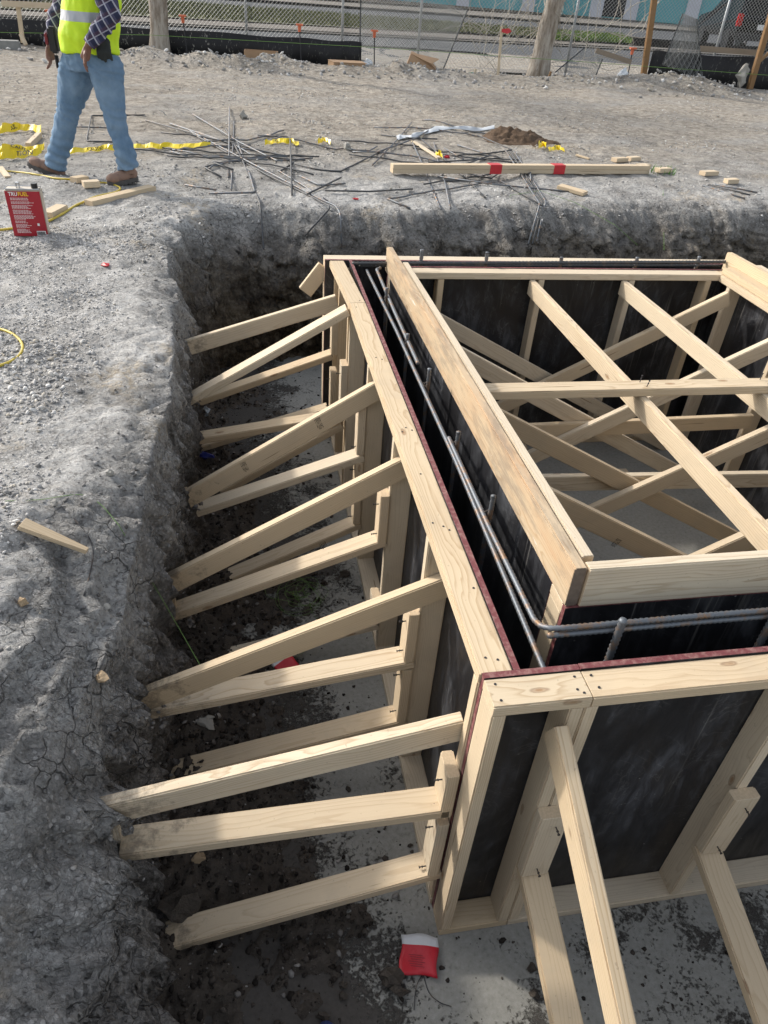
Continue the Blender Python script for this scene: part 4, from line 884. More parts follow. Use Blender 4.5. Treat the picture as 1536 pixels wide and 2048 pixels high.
# scraps
def scrap(name, px, size, mat, lbl, cat, seed, dz=.0, pt=None, flat=.35):
    P = pt or hit(*px, dz=dz); P = Vector(P); V_, F_ = rock_proto(2, seed, flat); r_ = np.random.default_rng(seed)
    V_ = V_+.28*np.stack([vnoise(V_[:,0]*4+k*9, V_[:,1]*4, V_[:,2]*4, seed+k) for k in range(3)], 1); m = MB(); m.add([P+Vector(q)*size+Vector((0,0,size*flat*.7)) for q in V_], [tuple(f) for f in F_])
    return tag(m.build(name, mat), lbl, cat)
M_clear = NT('clear_plastic'); M_clear.b.inputs['Base Color'].default_value = (.55,.60,.64,1); M_clear.b.inputs['Roughness'].default_value = .15; M_clear.b.inputs['Transmission Weight'].default_value = .55; M_clear = M_clear.m
M_blue = simple('blue_wrapper', (.02,.03,.22), .35, var=.3)
scrap('red_ribbon', (212,531), .035, M_red, 'red ribbon scrap on the gravel left of the pit', 'ribbon', 5, flat=.15)
scrap('red_ribbon', (709,399), .03, M_red, 'red ribbon scrap near the bar end at the pit edge', 'ribbon', 6, flat=.25)
scrap('red_ribbon', (893,316), .04, M_red, 'crumpled red ribbon among the rebar behind the lumber', 'ribbon', 7, flat=.35)
scrap('blue_wrapper', None, .05, M_blue, 'blue wrapper litter at the foot of the trench wall', 'litter', 8, pt=at(412,915,'z',-1.10), flat=.5)
scrap('plastic_bottle', None, .055, M_clear, 'crushed clear plastic bottle against the trench wall', 'bottle', 9, pt=at(404,832,'z',-1.08), flat=.8)
scrap('plastic_bag', None, .07, M_clear, 'crumpled clear plastic on the far trench floor', 'plastic', 12, pt=at(478,785,'z',-1.17), flat=.5)
m = MB()
for k in range(60):
    a = random.random()*6.28; P = hit(1318+random.uniform(-22,28), 344+random.uniform(-6,8)); P.z += .0; m.add([P, P+Vector((.012*math.cos(a),.012*math.sin(a),.0)), P+Vector((.03*math.cos(a+.5),.03*math.sin(a+.5),.04+.03*random.random()))], [(0,1,2)])
tag(m.build('weeds', simple('weed_green', (.10,.22,.04), .7)), 'small patch of green weeds at the end of the lumber', 'weeds', kind='stuff')
# brown soil heap
P0 = hit(1045,284); gx2, gy2 = np.meshgrid(np.linspace(-.75,.75,90), np.linspace(-.5,.5,70))
h2 = .12*np.exp(-((gx2+.12)/.36)**4-(gy2/.3)**4)+.06*np.exp(-((gx2-.35)/.22)**2-(gy2/.15)**2); h2 = h2*(1+.5*fbm(gx2, gy2, gx2*0, .12, 4, 5))-.025
m_ = grid_mesh('soil_heap', np.stack([gx2+P0.x, gy2+P0.y, h2+P0.z], -1), False)
if m_.polygons[0].normal.z < 0: m_.flip_normals()
tag(link('soil_heap', m_, M_brown), 'low heap of brown soil behind the rebar pile', 'soil heap')
# singled-out stones
M_st = isl('light_stone', [(0,(.34,.33,.31)),(1,(.40,.39,.36))]); M_so = isl('tan_stone', [(0,(.40,.30,.20)),(1,(.45,.34,.22))])
for k, (px, py, s_, mt, l, z_) in enumerate([(412,1452,.055,M_st,'round pale boulder on the dark soil of the trench',-1.17),(398,1722,.028,M_so,'pinkish stone in the dark trench soil',-1.17),(200,1360,.026,M_so,'tan stone embedded near the lower lip of the left bank',None),
      (222,950,.02,M_st,'white stone on the left gravel bank',None),(108,1010,.018,M_st,'white stone beside the green string on the bank',None),(45,1210,.02,M_so,'orange stone among the gravel at the left edge',None),(215,1218,.018,M_st,'pale angular stone near the lower gravel edge',None),
      (487,238,.07,M_st,'pale stone behind the rebar pile',None),(695,300,.06,M_st,'pale stone left of the rising bar',None),(345,95,.18,M_st,'large pale rock at the foot of the left tree trunk',None)]):
    scrap('rock', (px,py), s_, mt, l, 'rock', 60+k, pt=(at(px,py,'z',z_) if z_ else None), flat=.75)
for k, (px, py, s_, z_) in enumerate([(758,1640,.019,-1.22),(783,1958,.045,-1.22),(798,1985,.03,-1.22),(688,1972,.016,-1.22),(685,1995,.018,-1.22),(820,1692,.011,-1.22),(690,1150,.035,-1.22),(360,1830,.08,-1.16),(645,2035,.025,-1.22),(1063,1938,.02,-1.22),(1070,1990,.022,-1.22),(1075,1918,.012,-1.22)]):
    scrap('soil_clod', None, s_, M_soil, 'dark soil clod number %d lying on the slab' % (k+1) if False else ['small round clod between the first two flat braces','large dark clod left of the red carton','dark clod right below the large one','small clod lower left of the carton','tiny clod pair at the bottom','tiny clod near the corner post','dark clod by the third set of braces','big dark lump behind the lowest brace','clod at the bottom edge','clod beneath the slanting brace','lowest clod beneath the slanting brace','upper small clod beneath the slanting brace'][k], 'soil clod', 90+k, pt=at(px,py,'z',z_), flat=.7)
# cartons
M_card_r = NT('red_carton'); p_ = M_card_r.obj(); sx_ = M_card_r.n('SeparateXYZ'); M_card_r.l(p_, sx_.inputs[0]); M_card_r.base(M_card_r.mix(M_card_r.math('GREATER_THAN', sx_.outputs[1], .028), (.50,.015,.03), (.60,.61,.63))); M_card_r.b.inputs['Roughness'].default_value = .45; M_card_r.bump(M_card_r.noise(p_, 30, 3), .4, .01); M_card_r = M_card_r.m
def carton(px, py, z_, yaw, lbl, s=1):
    me = bpy.data.meshes.new('carton'); bm = bmesh.new(); bmesh.ops.create_cube(bm, size=1); bmesh.ops.subdivide_edges(bm, edges=bm.edges, cuts=8, use_grid_fill=True); bmesh.ops.scale(bm, vec=(.098*s,.095*s,.008), verts=bm.verts)
    for v in bm.verts: v.co += Vector((.004*math.sin(v.co.y*60), .004*math.sin(v.co.x*50+1), .005*math.sin(v.co.x*45+v.co.y*30)))
    bm.to_mesh(me); bm.free(); P = at(px, py, 'z', z_); o = link('carton', me, M_card_r, None, Matrix.Translation(P)@Matrix.Rotation(yaw, 4, 'Z')@Matrix.Rotation(R_(6), 4, 'X'), smooth=True); tag(o, lbl, 'carton', 'red and white cartons littering the trench'); return o
o = carton(838,1910,-1.20,R_(-14),'crushed red and white carton on the slab at the bottom', 1.25)
m = MB()
for k in range(6): m.box((-.035+.004*(k%3),-.004-.0065*k,.0075), (.012+.008*(k%2),-.0025-.0065*k,.0080))
c = m.build('print_lines', simple('faded_print', (.20,.01,.02), .6), None, origin=(0,0,0)); c.matrix_world = o.matrix_world.copy(); c.parent = o; c.matrix_parent_inverse = o.matrix_world.inverted()
carton(572,1331,-1.13,R_(35),'red and white carton half hidden behind the second diagonal brace')
m = MB(); m.tube(catmull([at(*q,'z',-1.215) for q in ((845,1948),(832,1975),(828,2020))],5), .0016, 5); m.tube(catmull([at(*q,'z',-1.215) for q in ((846,1948),(858,1985),(880,2005),(903,2013))],5), .0016, 5)
tag(m.build('wire', M_nail), 'forked black wire below the crushed carton', 'wire')

# fuel can
FC = Vector(hit(66,470)); FC.z = gzs(FC.x, FC.y)
M_canr = simple('can_red', (.36,.012,.025), .3, var=.05); M_canw = simple('can_cream', (.50,.44,.36), .4, var=.08); M_capb = simple('cap_black', (.012,.012,.014), .4); M_tin = simple('tin', (.50,.52,.55), .3, .9); M_white = simple('print_white', (.80,.78,.76), .5, var=.02); M_yel = simple('print_yellow', (.85,.55,.03), .5, var=.02)
can = tag(empty('fuel_can', FC), 'flat red metal fuel can with black cap standing on the gravel', 'fuel can')
x_ = (at(97,470,'y',FC.y)-at(36,474,'y',FC.y)).normalized(); x_.z = 0; x_.normalize(); yw = math.atan2(x_.y, x_.x)+R_(2)
FCM = Matrix.Translation(FC)@Matrix.Rotation(yw, 4, 'Z')@Matrix.Diagonal((.84, 1, .97, 1))
def canpart(name, fn, mats, bevel=0):
    m = MB(); fn(m); o = m.build(name, mats, None, origin=(0,0,0), bevel=bevel); o.matrix_world = FCM.copy(); o.parent = can; o.matrix_parent_inverse = Matrix.Translation(FC).inverted(); return o
CW, CD, CH = .128, .045, .305
canpart('body', lambda m: m.box((-CW,-CD,0), (CW,CD,CH)), M_canw, .010)
canpart('label_panel', lambda m: m.box((-CW+.004,-CD-.0015,.006), (CW-.004,-CD+.002,CH-.012)), M_canr)
canpart('rim', lambda m: (m.tube([(-CW+.006,-CD+.004,CH),(CW-.006,-CD+.004,CH),(CW-.006,CD-.004,CH),(-CW+.006,CD-.004,CH),(-CW+.006,-CD+.004,CH)], .0035, 6)), M_tin)
canpart('cap', lambda m: m.tube([(.085,0,CH-.002),(.085,0,CH+.030)], .024, 18), M_capb, .002)
canpart('handle', lambda m: (m.box((-.045,-.010,CH), (-.040,.010,CH+.03)), m.box((-.025,-.010,CH), (-.020,.010,CH+.03)), m.box((-.045,-.010,CH+.03), (-.020,.010,CH+.034))), M_tin)
def canlines(m):
    r = random.Random(4); z = CH-.055
    while z > .02:
        blk = r.choice((3,4,5))
        for k in range(blk):
            if z < .02: break
            L = r.uniform(.10,.165) if z > .12 else r.uniform(.06,.10); x = -CW+.034
            while x < -CW+.034+L: wl = r.uniform(.006,.018); m.box((x,-CD-.0028,z), (min(x+wl, CW-.012),-CD-.0016,z+.0022)); x += wl+.003
            z -= .0058
        z -= .006
    m.box((.062,-CD-.0028,.075), (.078,-CD-.0016,.091))
canpart('small_print', canlines, M_white)
def barc(m):
    x = .050; r = random.Random(2)
    while x < .106: w_ = r.uniform(.0012,.004); m.box((x,-CD-.0042,.016), (x+w_,-CD-.0030,.037)); x += w_+r.uniform(.0012,.003)
canpart('barcode_label', lambda m: m.box((.046,-CD-.003,.012), (.112,-CD-.0018,.041)), M_white); canpart('barcode', barc, M_blk)
def cantxt(b, sz, x, z, mat):
    M = FCM@Matrix.Translation((x,-CD-.0035,z))@Matrix.Rotation(R_(90), 4, 'X'); me = text_mesh(b, sz); link('lettering', me, mat, can, M)
cantxt('TRU', .034, -.068, CH-.030, M_white); cantxt('FUEL', .034, .004, CH-.030, M_yel)

# ------------------------------------------------------------------ street, fence and building behind the site
Z0 = G-.02
def strip(name, near, far, z, mat, kind='structure', ext=60):
    """ground strip between two edge lines, each given by two picture points on the ground plane"""
    q = []
    for (a, b) in (near, far):
        A, B = at(*a, 'z', G), at(*b, 'z', G); d = (B-A).normalized(); q.append((A-d*ext, B+d*ext))
    (a0, a1), (b0, b1) = q
    m = MB(); m.add([(p_.x, p_.y, z) for p_ in (a0, a1, b1, b0)], [(0,1,2,3)]); o = m.build(name, mat, origin=(0,0,0)); return tag(o, kind=kind)
def asph(name, a, b): 
    N = NT(name); p = N.obj(); n = N.noise(p, 12, 6, .7); N.base(N.mix(n, a, b)); N.b.inputs['Roughness'].default_value = .9; N.bump(n, .3, .01); return N.m
M_asp = asph('asphalt', (.034,.038,.044), (.062,.066,.073)); M_con = asph('kerb_concrete', (.13,.12,.105), (.22,.20,.18)); M_kd = asph('stained_gutter', (.10,.085,.07), (.17,.15,.13))
M_gr = asph('dry_grass', (.045,.055,.022), (.15,.14,.075)); M_verge = asph('verge_soil', (.07,.05,.03), (.13,.10,.065)); M_path = asph('sidewalk_concrete', (.13,.115,.10), (.20,.18,.155))
# the wide ground plane round the modelled part of the site
m = MB()
for (a, b, c_, d) in ((-140,-60,-11,160),(14,-60,200,160),(-11,-60,14,-8),(-11,17.0,14,160)): m.add([(a,b,Z0-.03),(c_,b,Z0-.03),(c_,d,Z0-.03),(a,d,Z0-.03)], [(0,1,2,3)])
tag(m.build('far_ground', M_verge, origin=(0,0,0)), kind='structure')
def line3(a, b): return a, b
K0 = ((640,105),(1480,160)); K1 = ((0,33),(1290,100)); K2 = ((250,29),(1290,92))
strip('kerb', ((740,130),(1500,170)), ((740,124),(1500,163)), Z0+.02, M_con)
strip('road', ((0,75),(1500,165)), ((0,32),(1290,100)), Z0, M_asp)
strip('gutter', ((0,32),(1290,100)), ((0,25),(1290,92)), Z0+.02, M_con)
strip('kerb', ((0,31),(1290,98.5)), ((0,22),(1290,90)), Z0+.05, M_kd)
strip('grass_strip', ((0,21),(1230,87)), ((0,-22),(1230,72)), Z0+.08, M_gr)
strip('road', ((250,3),(1290,80)), ((250,-10),(1536,70)), Z0+.085, M_asp)
strip('sidewalk', ((420,-4),(1536,76)), ((420,-10),(1536,64)), Z0+.10, M_path)
strip('verge', ((500,-10),(1536,64)), ((500,-40),(1536,40)), Z0+.11, M_verge)
# grass blades on the strip
def tufts(name, n, a, b, c_, d, hgt, mat, lbl):
    m = MB(); A, B, C3, D = [at(*q, 'z', G) for q in (a, b, c_, d)]
    for k in range(n):
        u, v = random.random(), random.random(); P = A.lerp(B, u).lerp(C3.lerp(D, u), v); P.z = Z0+.08; an = random.random()*6.28; h_ = hgt*(.4+random.random())
        w_ = Vector((math.cos(an), math.sin(an), 0))*.04; t = Vector((random.uniform(-.06,.06), random.uniform(-.06,.06), h_)); m.add([P-w_, P+w_, P+t], [(0,1,2)])
    tag(m.build(name, mat, origin=(0,0,0)), lbl, 'grass', kind='stuff')
tufts('grass', 15000, (0,20), (1230,86), (200,-4), (1230,74), .10, asph('grass_blades', (.05,.075,.02), (.20,.19,.09)), 'patchy green and straw grass on the median strip')
tufts('grass', 2500, (1090,83), (1265,91), (1110,73), (1240,78), .16, asph('fresh_grass', (.06,.12,.02), (.17,.24,.05)), 'fresh green grass tongue at the median end')
# teal building
BA, BB = at(768,2,'z',G), at(1536,66,'z',G); bd = (BB-BA).normalized(); bA = BA-bd*45; bL = (BB-BA).length+75; bn = Vector((-bd.y, bd.x, 0))
BM = Matrix((bd, bn, Vector((0,0,1)))).transposed().to_4x4(); BM.translation = Vector((bA.x, bA.y, Z0))
BU = tag(empty('building', BM.translation), 'long teal building with white pilasters and dark scalloped openings across the street', 'building')
def bpart(name, m, mats):
    o = m.build(name, mats, None, origin=(0,0,0)); o.matrix_world = BM.copy(); o.parent = BU; o.matrix_parent_inverse = Matrix.Translation(BU.location).inverted(); return o
M_teal = simple('teal_paint', (.12,.36,.40), .8, var=.1, sc=1); M_pil = simple('pilaster_white', (.50,.52,.58), .8, var=.1, sc=2); M_dark = simple('dark_opening', (.012,.013,.016), .3)
def bx(px): 
    d = ray(px, 20); P = CAMP; n_ = bn; t = (bA-P).dot(n_)/d.dot(n_); return (P+d*t-bA).dot(bd)
m = MB(); m.box((0,0,0), (bL,10,9)); bpart('wall', m, M_teal)
m = MB(); m.box((-.5,-.5,9), (bL+.5,10.5,9.4)); bpart('roof', m, M_pil)
for px in (755, 924, 1055, 1192, 1262, 1385, 1492):
    x = bx(px); m = MB(); m.box((x-.45,-.18,0), (x+.45,.05,8.9)); bpart('pilaster', m, M_pil)
for a, b in ((1197,1250),): m = MB(); m.box((bx(a),-.06,.2), (bx(b),.02,5)); bpart('doorway', m, M_dark)
for px, rr in ((1322,3.6),(1438,3.4),(1548,3.4)):
    x = bx(px); m = MB(); vs = []; zc = 6.2
    for k in range(33): a = -math.pi*k/32; vs.append((x+rr*math.cos(a), -.06, zc+rr*.95*math.sin(a)))
    m.add([(x+rr,-.06,8.6),(x-rr,-.06,8.6)]+[vs[32-k] for k in range(33)], [tuple(range(34,-1,-1))]); bpart('arched_opening', m, M_dark)

# fence line
FY = 16.45
def gp(px, py, y): return at(px, py, 'y', y)
M_wire = simple('galvanized_wire', (.34,.35,.35), .5, .3, var=.1); M_post = simple('galvanized_post', (.34,.36,.38), .45, .5, var=.1); M_blackp = simple('dark_pipe', (.05,.055,.06), .5)
def mesh_panel(m, P0, P1, h, pitch=.075, r=.0028, lean=(0,0,0), sag=0):
    P0, P1 = Vector(P0), Vector(P1); d = P1-P0; L = d.length; d.normalize(); up = Vector((lean[0], lean[1], 1)).normalized(); n_ = d.cross(up); k = int((L+h)/pitch)
    for s in (1, -1):
        for i in range(k):
            u0 = i*pitch-(h if s > 0 else 0); a, b = (u0, 0), (u0+s*h, h)
            if s < 0: a = (i*pitch, 0); b = (i*pitch-h, h)
            pts = []
            for (ua, va), (ub, vb) in ((a, b),):
                t0, t1 = 0, 1; du = ub-ua
                for lim, sgn in ((0, 1), (L, -1)):
                    fa, fb = sgn*(ua-lim), sgn*(ub-lim)
                    if fa < 0 and fb < 0: t0 = 2
                    elif fa < 0: t0 = max(t0, fa/(fa-fb))
                    elif fb < 0: t1 = min(t1, fa/(fa-fb))
                if t0 < t1-1e-3: pts = [P0+d*(ua+du*t)+up*(va+(vb-va)*t)+n_*(.012*s) for t in (t0, t1)]
            if pts: m.tube(pts, r, 3, caps=False)
FN = tag(empty('chain_link_fence', (1, FY, G)), 'long chain-link fence with steel posts between the site and the road', 'fence')
m = MB(); mesh_panel(m, (-9,FY,G+.02), (17,FY-.9,G+.02), 2.1); m.build('wire_mesh', M_wire, FN, origin=(0,FY,0))
for px, py in ((130,90),(495,108),(683,128),(833,140),(1130,150),(1413,165),(1540,168)):
    P = at(px, py, 'z', G); yy = FY-(P.x+9)*.035; P = at(px, py, 'y', yy+.05); m = MB(); m.tube([(P.x,yy+.05,G-.1),(P.x,yy+.05,G+2.2)], .027, 10); m.build('post', M_post, FN, origin=(P.x,yy,G), smooth=True)
m = MB(); m.tube([(-9,FY,G+2.12),(17,FY-.9,G+2.12)], .018, 8); m.build('top_rail', M_post, FN, origin=(0,FY,0))
# separate leaning mesh panels
def loose(px0, px1, pt0, pt1, y, lbl, den=.05, r=.003):
    A, B, C4, D = gp(*px0, y), gp(*px1, y), gp(*pt0, y), gp(*pt1, y); root = tag(empty('mesh_panel', A), lbl, 'fence panel'); m = MB()
    n = int(max((B-A).length, (D-C4).length, (C4-A).length)/den)
    for i in range(-n, 2*n):
        for s in (1, -1):
            a_, b_ = (i/n, 0), (i/n+s*.8, 1); t0, t1 = 0, 1
            for lim, sg in ((0,1),(1,-1)):
                fa, fb = sg*(a_[0]-lim), sg*(b_[0]-lim)
                if fa < 0 and fb < 0: t0 = 2
                elif fa < 0: t0 = max(t0, fa/(fa-fb))
                elif fb < 0: t1 = min(t1, fa/(fa-fb))
            if t0 < t1-1e-3:
                f_ = lambda t: A.lerp(B, min(1,max(0,a_[0]+(b_[0]-a_[0])*t))).lerp(C4.lerp(D, min(1,max(0,a_[0]+(b_[0]-a_[0])*t))), t)+Vector((0,.04*math.sin(t*7+i),0))
                m.tube([f_(t0+(t1-t0)*q/3) for q in range(4)], r, 3, caps=False)
    m.build('wire_mesh', M_wire, root, origin=A); m = MB(); m.tube([B, D], .014, 6); m.build('edge_bar', M_blackp, root, origin=B); m = MB(); m.tube([A, C4], .014, 6); m.build('edge_bar', M_blackp, root, origin=A); return root
loose((719,138),(884,144),(722,-30),(935,20),15.9,'loose wire mesh panel with a slanting right edge beside the cardboard')
loose((1325,130),(1405,160),(1366,27),(1394,38),15.3,'tall crumpled tapering roll of wire mesh near the right', .022, .003)
loose((1110,145),(1192,150),(1170,95),(1205,118),15.5,'small torn piece of wire mesh right of the leaning trunk', .07, .004)
# black silt fence
M_silt = NT('black_silt_fabric'); p_ = M_silt.obj(); sp_ = M_silt.ramp(M_silt.noise(M_silt.mapping(p_, (14,14,6), (0,R_(25),0)), 1.6, 4, .7), [(.60, 0.0), (.64, 1.0)])
sx_ = M_silt.n('SeparateXYZ'); M_silt.l(p_, sx_.inputs[0]); M_silt.base(M_silt.mix(M_silt.math('MULTIPLY', sp_, M_silt.ramp(M_silt.math('MULTIPLY', sx_.outputs[0], -.1), [(.0, .35), (.15, 1.0)])), (.010,.010,.012), (.26,.25,.22))); M_silt.b.inputs['Roughness'].default_value = .7; M_silt = M_silt.m
def silt(pts, zt, lbl, mat=None):
    m = MB(); C_ = catmull([Vector((x, y, G-.05)) for x, y in pts], 8); vs = []; k = len(C_)
    for i, q in enumerate(C_): wv = .03*math.sin(i*.9)+.02*math.sin(i*2.3); vs += [q+Vector((0,wv,0)), q+Vector((0,-wv*.5,zt+.05+.012*math.sin(i*.7)))]
    m.add(vs, [(2*i,2*i+2,2*i+3,2*i+1) for i in range(k-1)]); me = m.mesh('silt_fence'); o = link('silt_fence', me, mat or M_silt, None, Matrix(), True)
    o.modifiers.new('thick', 'SOLIDIFY').thickness = .004; return tag(o, lbl, 'silt fence', 'black silt fences along the site edge')
silt([(-10,16.2),(-5,16.0),(-2,15.9),(0,15.85),(1.2,15.8),(1.98,15.75)], .42, 'long black silt fence on the left, speckled with dried mud')
silt([(8.15,15.6),(8.6,15.4),(9.4,15.3),(12,15.4),(17,15.2)], .62, 'black silt fence on the right behind the grey rubble')
# tree trunks
def bark():
    N = NT('pale_bark'); p = N.obj(); n = N.noise(N.mapping(p, (5,5,1.2)), 2, 6, .65); n2 = N.noise(N.mapping(p, (14,14,2.5)), 2.2, 5, .7)
    c = N.mix(N.ramp(n, [(.35, 0.0), (.62, 1.0)]), (.20,.16,.12), (.46,.42,.37)); c = N.mix(N.ramp(n2, [(.58, 0.0), (.68, .8)]), c, (.10,.085,.07)); N.base(c); N.b.inputs['Roughness'].default_value = .9; N.bump(n2, 1.0, .03); return N.m
M_bark = bark()
def tree(base, top, r0, r1, lbl, seed):
    root = tag(empty('tree', base), lbl, 'tree'); A, B = Vector(base), Vector(top); d = (B-A)/(B.z-A.z); r = random.Random(seed); m = MB(); pts = []; rs = []
    for k in range(26):
        t = k/25; z = A.z-.1+t*6.2; P = A+d*(z-A.z)+Vector((.05*math.sin(t*9+seed), .04*math.cos(t*8), 0))*(1+t); pts.append(P); rs.append((r0+(r1-r0)*t*2.2 if t < .45 else r0+(r1-r0)+(.05-r1)*(t-.45)/.55)*(1+.35*math.exp(-t*22))*(1+.05*math.sin(k*2.1)))
    m.tube(pts, rs, 18); tr = m.build('trunk', M_bark, root, origin=A, smooth=True); lf = MB()
    for k in range(9):
        i = 14+k; P = pts[min(i, 24)]; a = k*2.4+seed; q = [P]; dr = Vector((math.cos(a), math.sin(a), .75)).normalized()
        for s in range(6): q.append(q[-1]+dr*.42); dr = (dr+Vector((r.uniform(-.3,.3), r.uniform(-.3,.3), r.uniform(-.05,.2)))).normalized()
        lm = MB(); lm.tube(q, [.07,.055,.045,.035,.025,.016,.01], 7); lm.build('limb', M_bark, root, origin=P, smooth=True)
        for t_ in q[2:]:
            for w_ in range(120):
                c_ = t_+Vector((r.gauss(0,.38), r.gauss(0,.38), r.gauss(0,.3))); u = Vector((r.gauss(0,1), r.gauss(0,1), r.gauss(0,1))).normalized()*.045; v = u.orthogonal().normalized()*.02; lf.add([c_-u, c_+v, c_+u, c_-v], [(0,1,2,3)])
    lf.build('crown', asph('tree_leaves', (.03,.06,.015), (.10,.15,.04)), root, origin=A)
b1, t1 = at(313,104,'y',15.6), at(309,-80,'y',15.6); b1.z = G; tree(b1, t1, .165, .15, 'pale tree trunk with peeling bark left of the centre', 1)
b2, t2 = at(1077,152,'y',15.9), at(1116,0,'y',15.9); b2.z = G; tree(b2, t2, .20, .17, 'leaning pale tree trunk wrapped in dead vines', 3)
# dead vines
M_vine = simple('dead_vine', (.38,.35,.30), .8, var=.2, sc=5); m = MB(); r = random.Random(9)
for k in range(60):
    px0 = r.choice((r.uniform(930,1290), r.uniform(960,1200))); P = gp(px0, r.uniform(60,150), 16.1); dr = Vector((r.uniform(-1,1), 0, r.uniform(.1,1.2))).normalized(); q = [P]
    for s in range(r.randint(8,22)): q.append(q[-1]+dr*.13); dr = (dr+Vector((r.gauss(0,.25), r.gauss(0,.06), r.gauss(0,.22)))).normalized()
    m.tube(q, r.uniform(.004,.009), 4, caps=False)
tag(m.build('vine', M_vine), 'tangle of dead pale vines on the fence round the leaning trunk', 'vines', kind='stuff')
# orange-capped stakes
M_cap = simple('orange_cap', (.62,.15,.07), .6); M_stk = simple('dark_stake', (.03,.03,.035), .6)
for px, py, yb, l in ((365,32,72,'orange-capped stake just right of the left tree trunk'),(599,50,84,'orange-capped stake between two fence posts'),(749,62,95,'orange-capped stake at the loose mesh panel edge'),(98,22,60,'orange-capped stake behind the walking man'),(1266,97,125,'orange-capped stake at the right silt fence end')):
    T_ = gp(px, py, 15.72); root = tag(empty('capped_stake', (T_.x, T_.y, G)), l, 'stake', 'orange-capped stakes behind the silt fence')
    m = MB(); m.tube([(T_.x+.03,T_.y,G),(T_.x,T_.y,T_.z)], .012, 6); m.build('stake', M_stk, root, origin=T_); m = MB(); m.box((T_.x-.065,T_.y-.05,T_.z-.01), (T_.x+.065,T_.y+.05,T_.z+.018)); m.tube([(T_.x,T_.y,T_.z-.11),(T_.x,T_.y,T_.z)], [.028,.035], 10); m.build('cap', M_cap, root, origin=T_)
# string line along the site edge
m = MB(); m.tube([gp(-40,64,15.3), gp(300,70,15.3), gp(768,96,15.2), gp(1145,122,15.0), gp(1600,155,14.8)], .005, 4); tag(m.build('string_line', M_gstr), 'taut green string line stretched along the silt fence', 'string')
# cardboard
M_card = simple('cardboard', (.36,.235,.14), .8, var=.15, sc=6)
def box_open(P, w_, d_, h_, yaw, lbl, closed=False, tilt=0, shear=0):
    M = Matrix.Translation(P)@Matrix.Rotation(yaw, 4, 'Z')@Matrix.Rotation(tilt, 4, 'Y'); root = tag(empty('cardboard_box', P), lbl, 'cardboard box'); m = MB(); t = .006
    m.box((-w_/2,-d_/2,0), (w_/2,-d_/2+t,h_), 0, M); m.box((-w_/2,d_/2-t,0), (w_/2,d_/2,h_), 0, M); m.box((-w_/2,-d_/2+t,0), (-w_/2+t,d_/2-t,h_), 0, M); m.box((w_/2-t,-d_/2+t,0), (w_/2,d_/2-t,h_), 0, M); m.box((-w_/2+t,-d_/2+t,0), (w_/2-t,d_/2-t,t), 0, M)
    m.build('box_body', M_card, root, origin=P); f = MB()
    if closed: f.box((-w_/2-.01,-d_/2-.01,h_), (w_/2+.03,d_/2,h_+t), 0, M)
    else: f.box((-w_/2,d_/2,h_-.01), (w_/2,d_/2+.18,h_), 0, M@Matrix.Rotation(R_(-25), 4, 'X')); 
    f.build('flap', M_card, root, origin=P)
P = at(523,124,'y',15.2); P.z = G; box_open(P, .62, .3, .22, R_(-6), 'low open cardboard box half behind the rubble')
P = at(693,136,'y',14.9); P.z = G; box_open(P, .62, .42, .15, R_(8), 'flat closed cardboard box beside the silt fence end', True)
P = at(835,146,'y',14.7); P.z = G-.02
root = tag(empty('cardboard_box', P), 'crushed cardboard box tilted up with its flap pointing right', 'cardboard box')
q = [gp(804,153,14.7), gp(822,107,14.8), gp(862,127,14.6), gp(874,142,14.6), gp(860,150,14.6)]; bk_ = [v+Vector((.08,.35,.02)) for v in q]
m = MB(); m.add(q+bk_, [(0,1,2,3,4),(9,8,7,6,5),(0,5,6,1),(1,6,7,2),(2,7,8,3),(3,8,9,4),(4,9,5,0)]); m.build('box_body', M_card, root, origin=P)
m = MB(); fl = [gp(822,106,14.8), gp(878,119,14.9), gp(862,129,14.6)]; m.add(fl+[v+Vector((0,.02,.01)) for v in fl], [(0,1,2),(5,4,3),(0,3,4,1),(1,4,5,2),(2,5,3,0)]); m.build('flap', M_card, root, origin=P)
scrap('paper', None, .12, M_wht, 'white paper scrap behind the flat cardboard box', 'paper', 33, pt=at(737,132,'y',15.1), flat=.6)
# posts, planks, stakes
def postpx(name, a, b, y, w_, h_, lbl, cat, mats=None, grp=None):
    A, B = gp(*a, y), gp(*b, y); return tag(lumber(name, A, B, (0,1,0), w_, h_, mats=mats, ext=(.55 if 'silt fence' in lbl and name == 'wood_post' else 0, 0)), lbl, cat, grp)
M_oldw = wood('weathered_post_wood', (.30,.19,.10), (.16,.095,.05), 1.0); M_greyw = wood('grey_board_wood', (.30,.26,.22), (.17,.145,.12), 1.0)
postpx('wood_post', (1291,122), (1314,-40), 15.6, .11, .09, 'brown wooden post leaning at the right silt fence', 'post', [M_oldw,M_oldw])
postpx('wood_post', (1499,178), (1560,-30), 14.9, .11, .09, 'brown wooden post leaning at the right edge', 'post', [M_oldw,M_oldw])
postpx('plank', (1400,97), (1518,106), 15.3, .10, .035, 'dark plank fixed level between the wire roll and right post', 'plank', [M_greyw,M_greyw])
postpx('wood_brace', (1517,125), (1560,85), 15.2, .06, .03, 'orange strut slanting up behind the right post', 'strut', [M_oldw,M_oldw])
postpx('plank', (1192,101), (1262,124), 15.5, .09, .03, 'pale grey plank slanting down to the silt fence end', 'plank', [M_greyw,M_greyw])
o = postpx('survey_stake', (996,150), (1004,53), 14.9, .05, .02, 'slim survey stake with red ribbon left of the leaning trunk', 'stake')
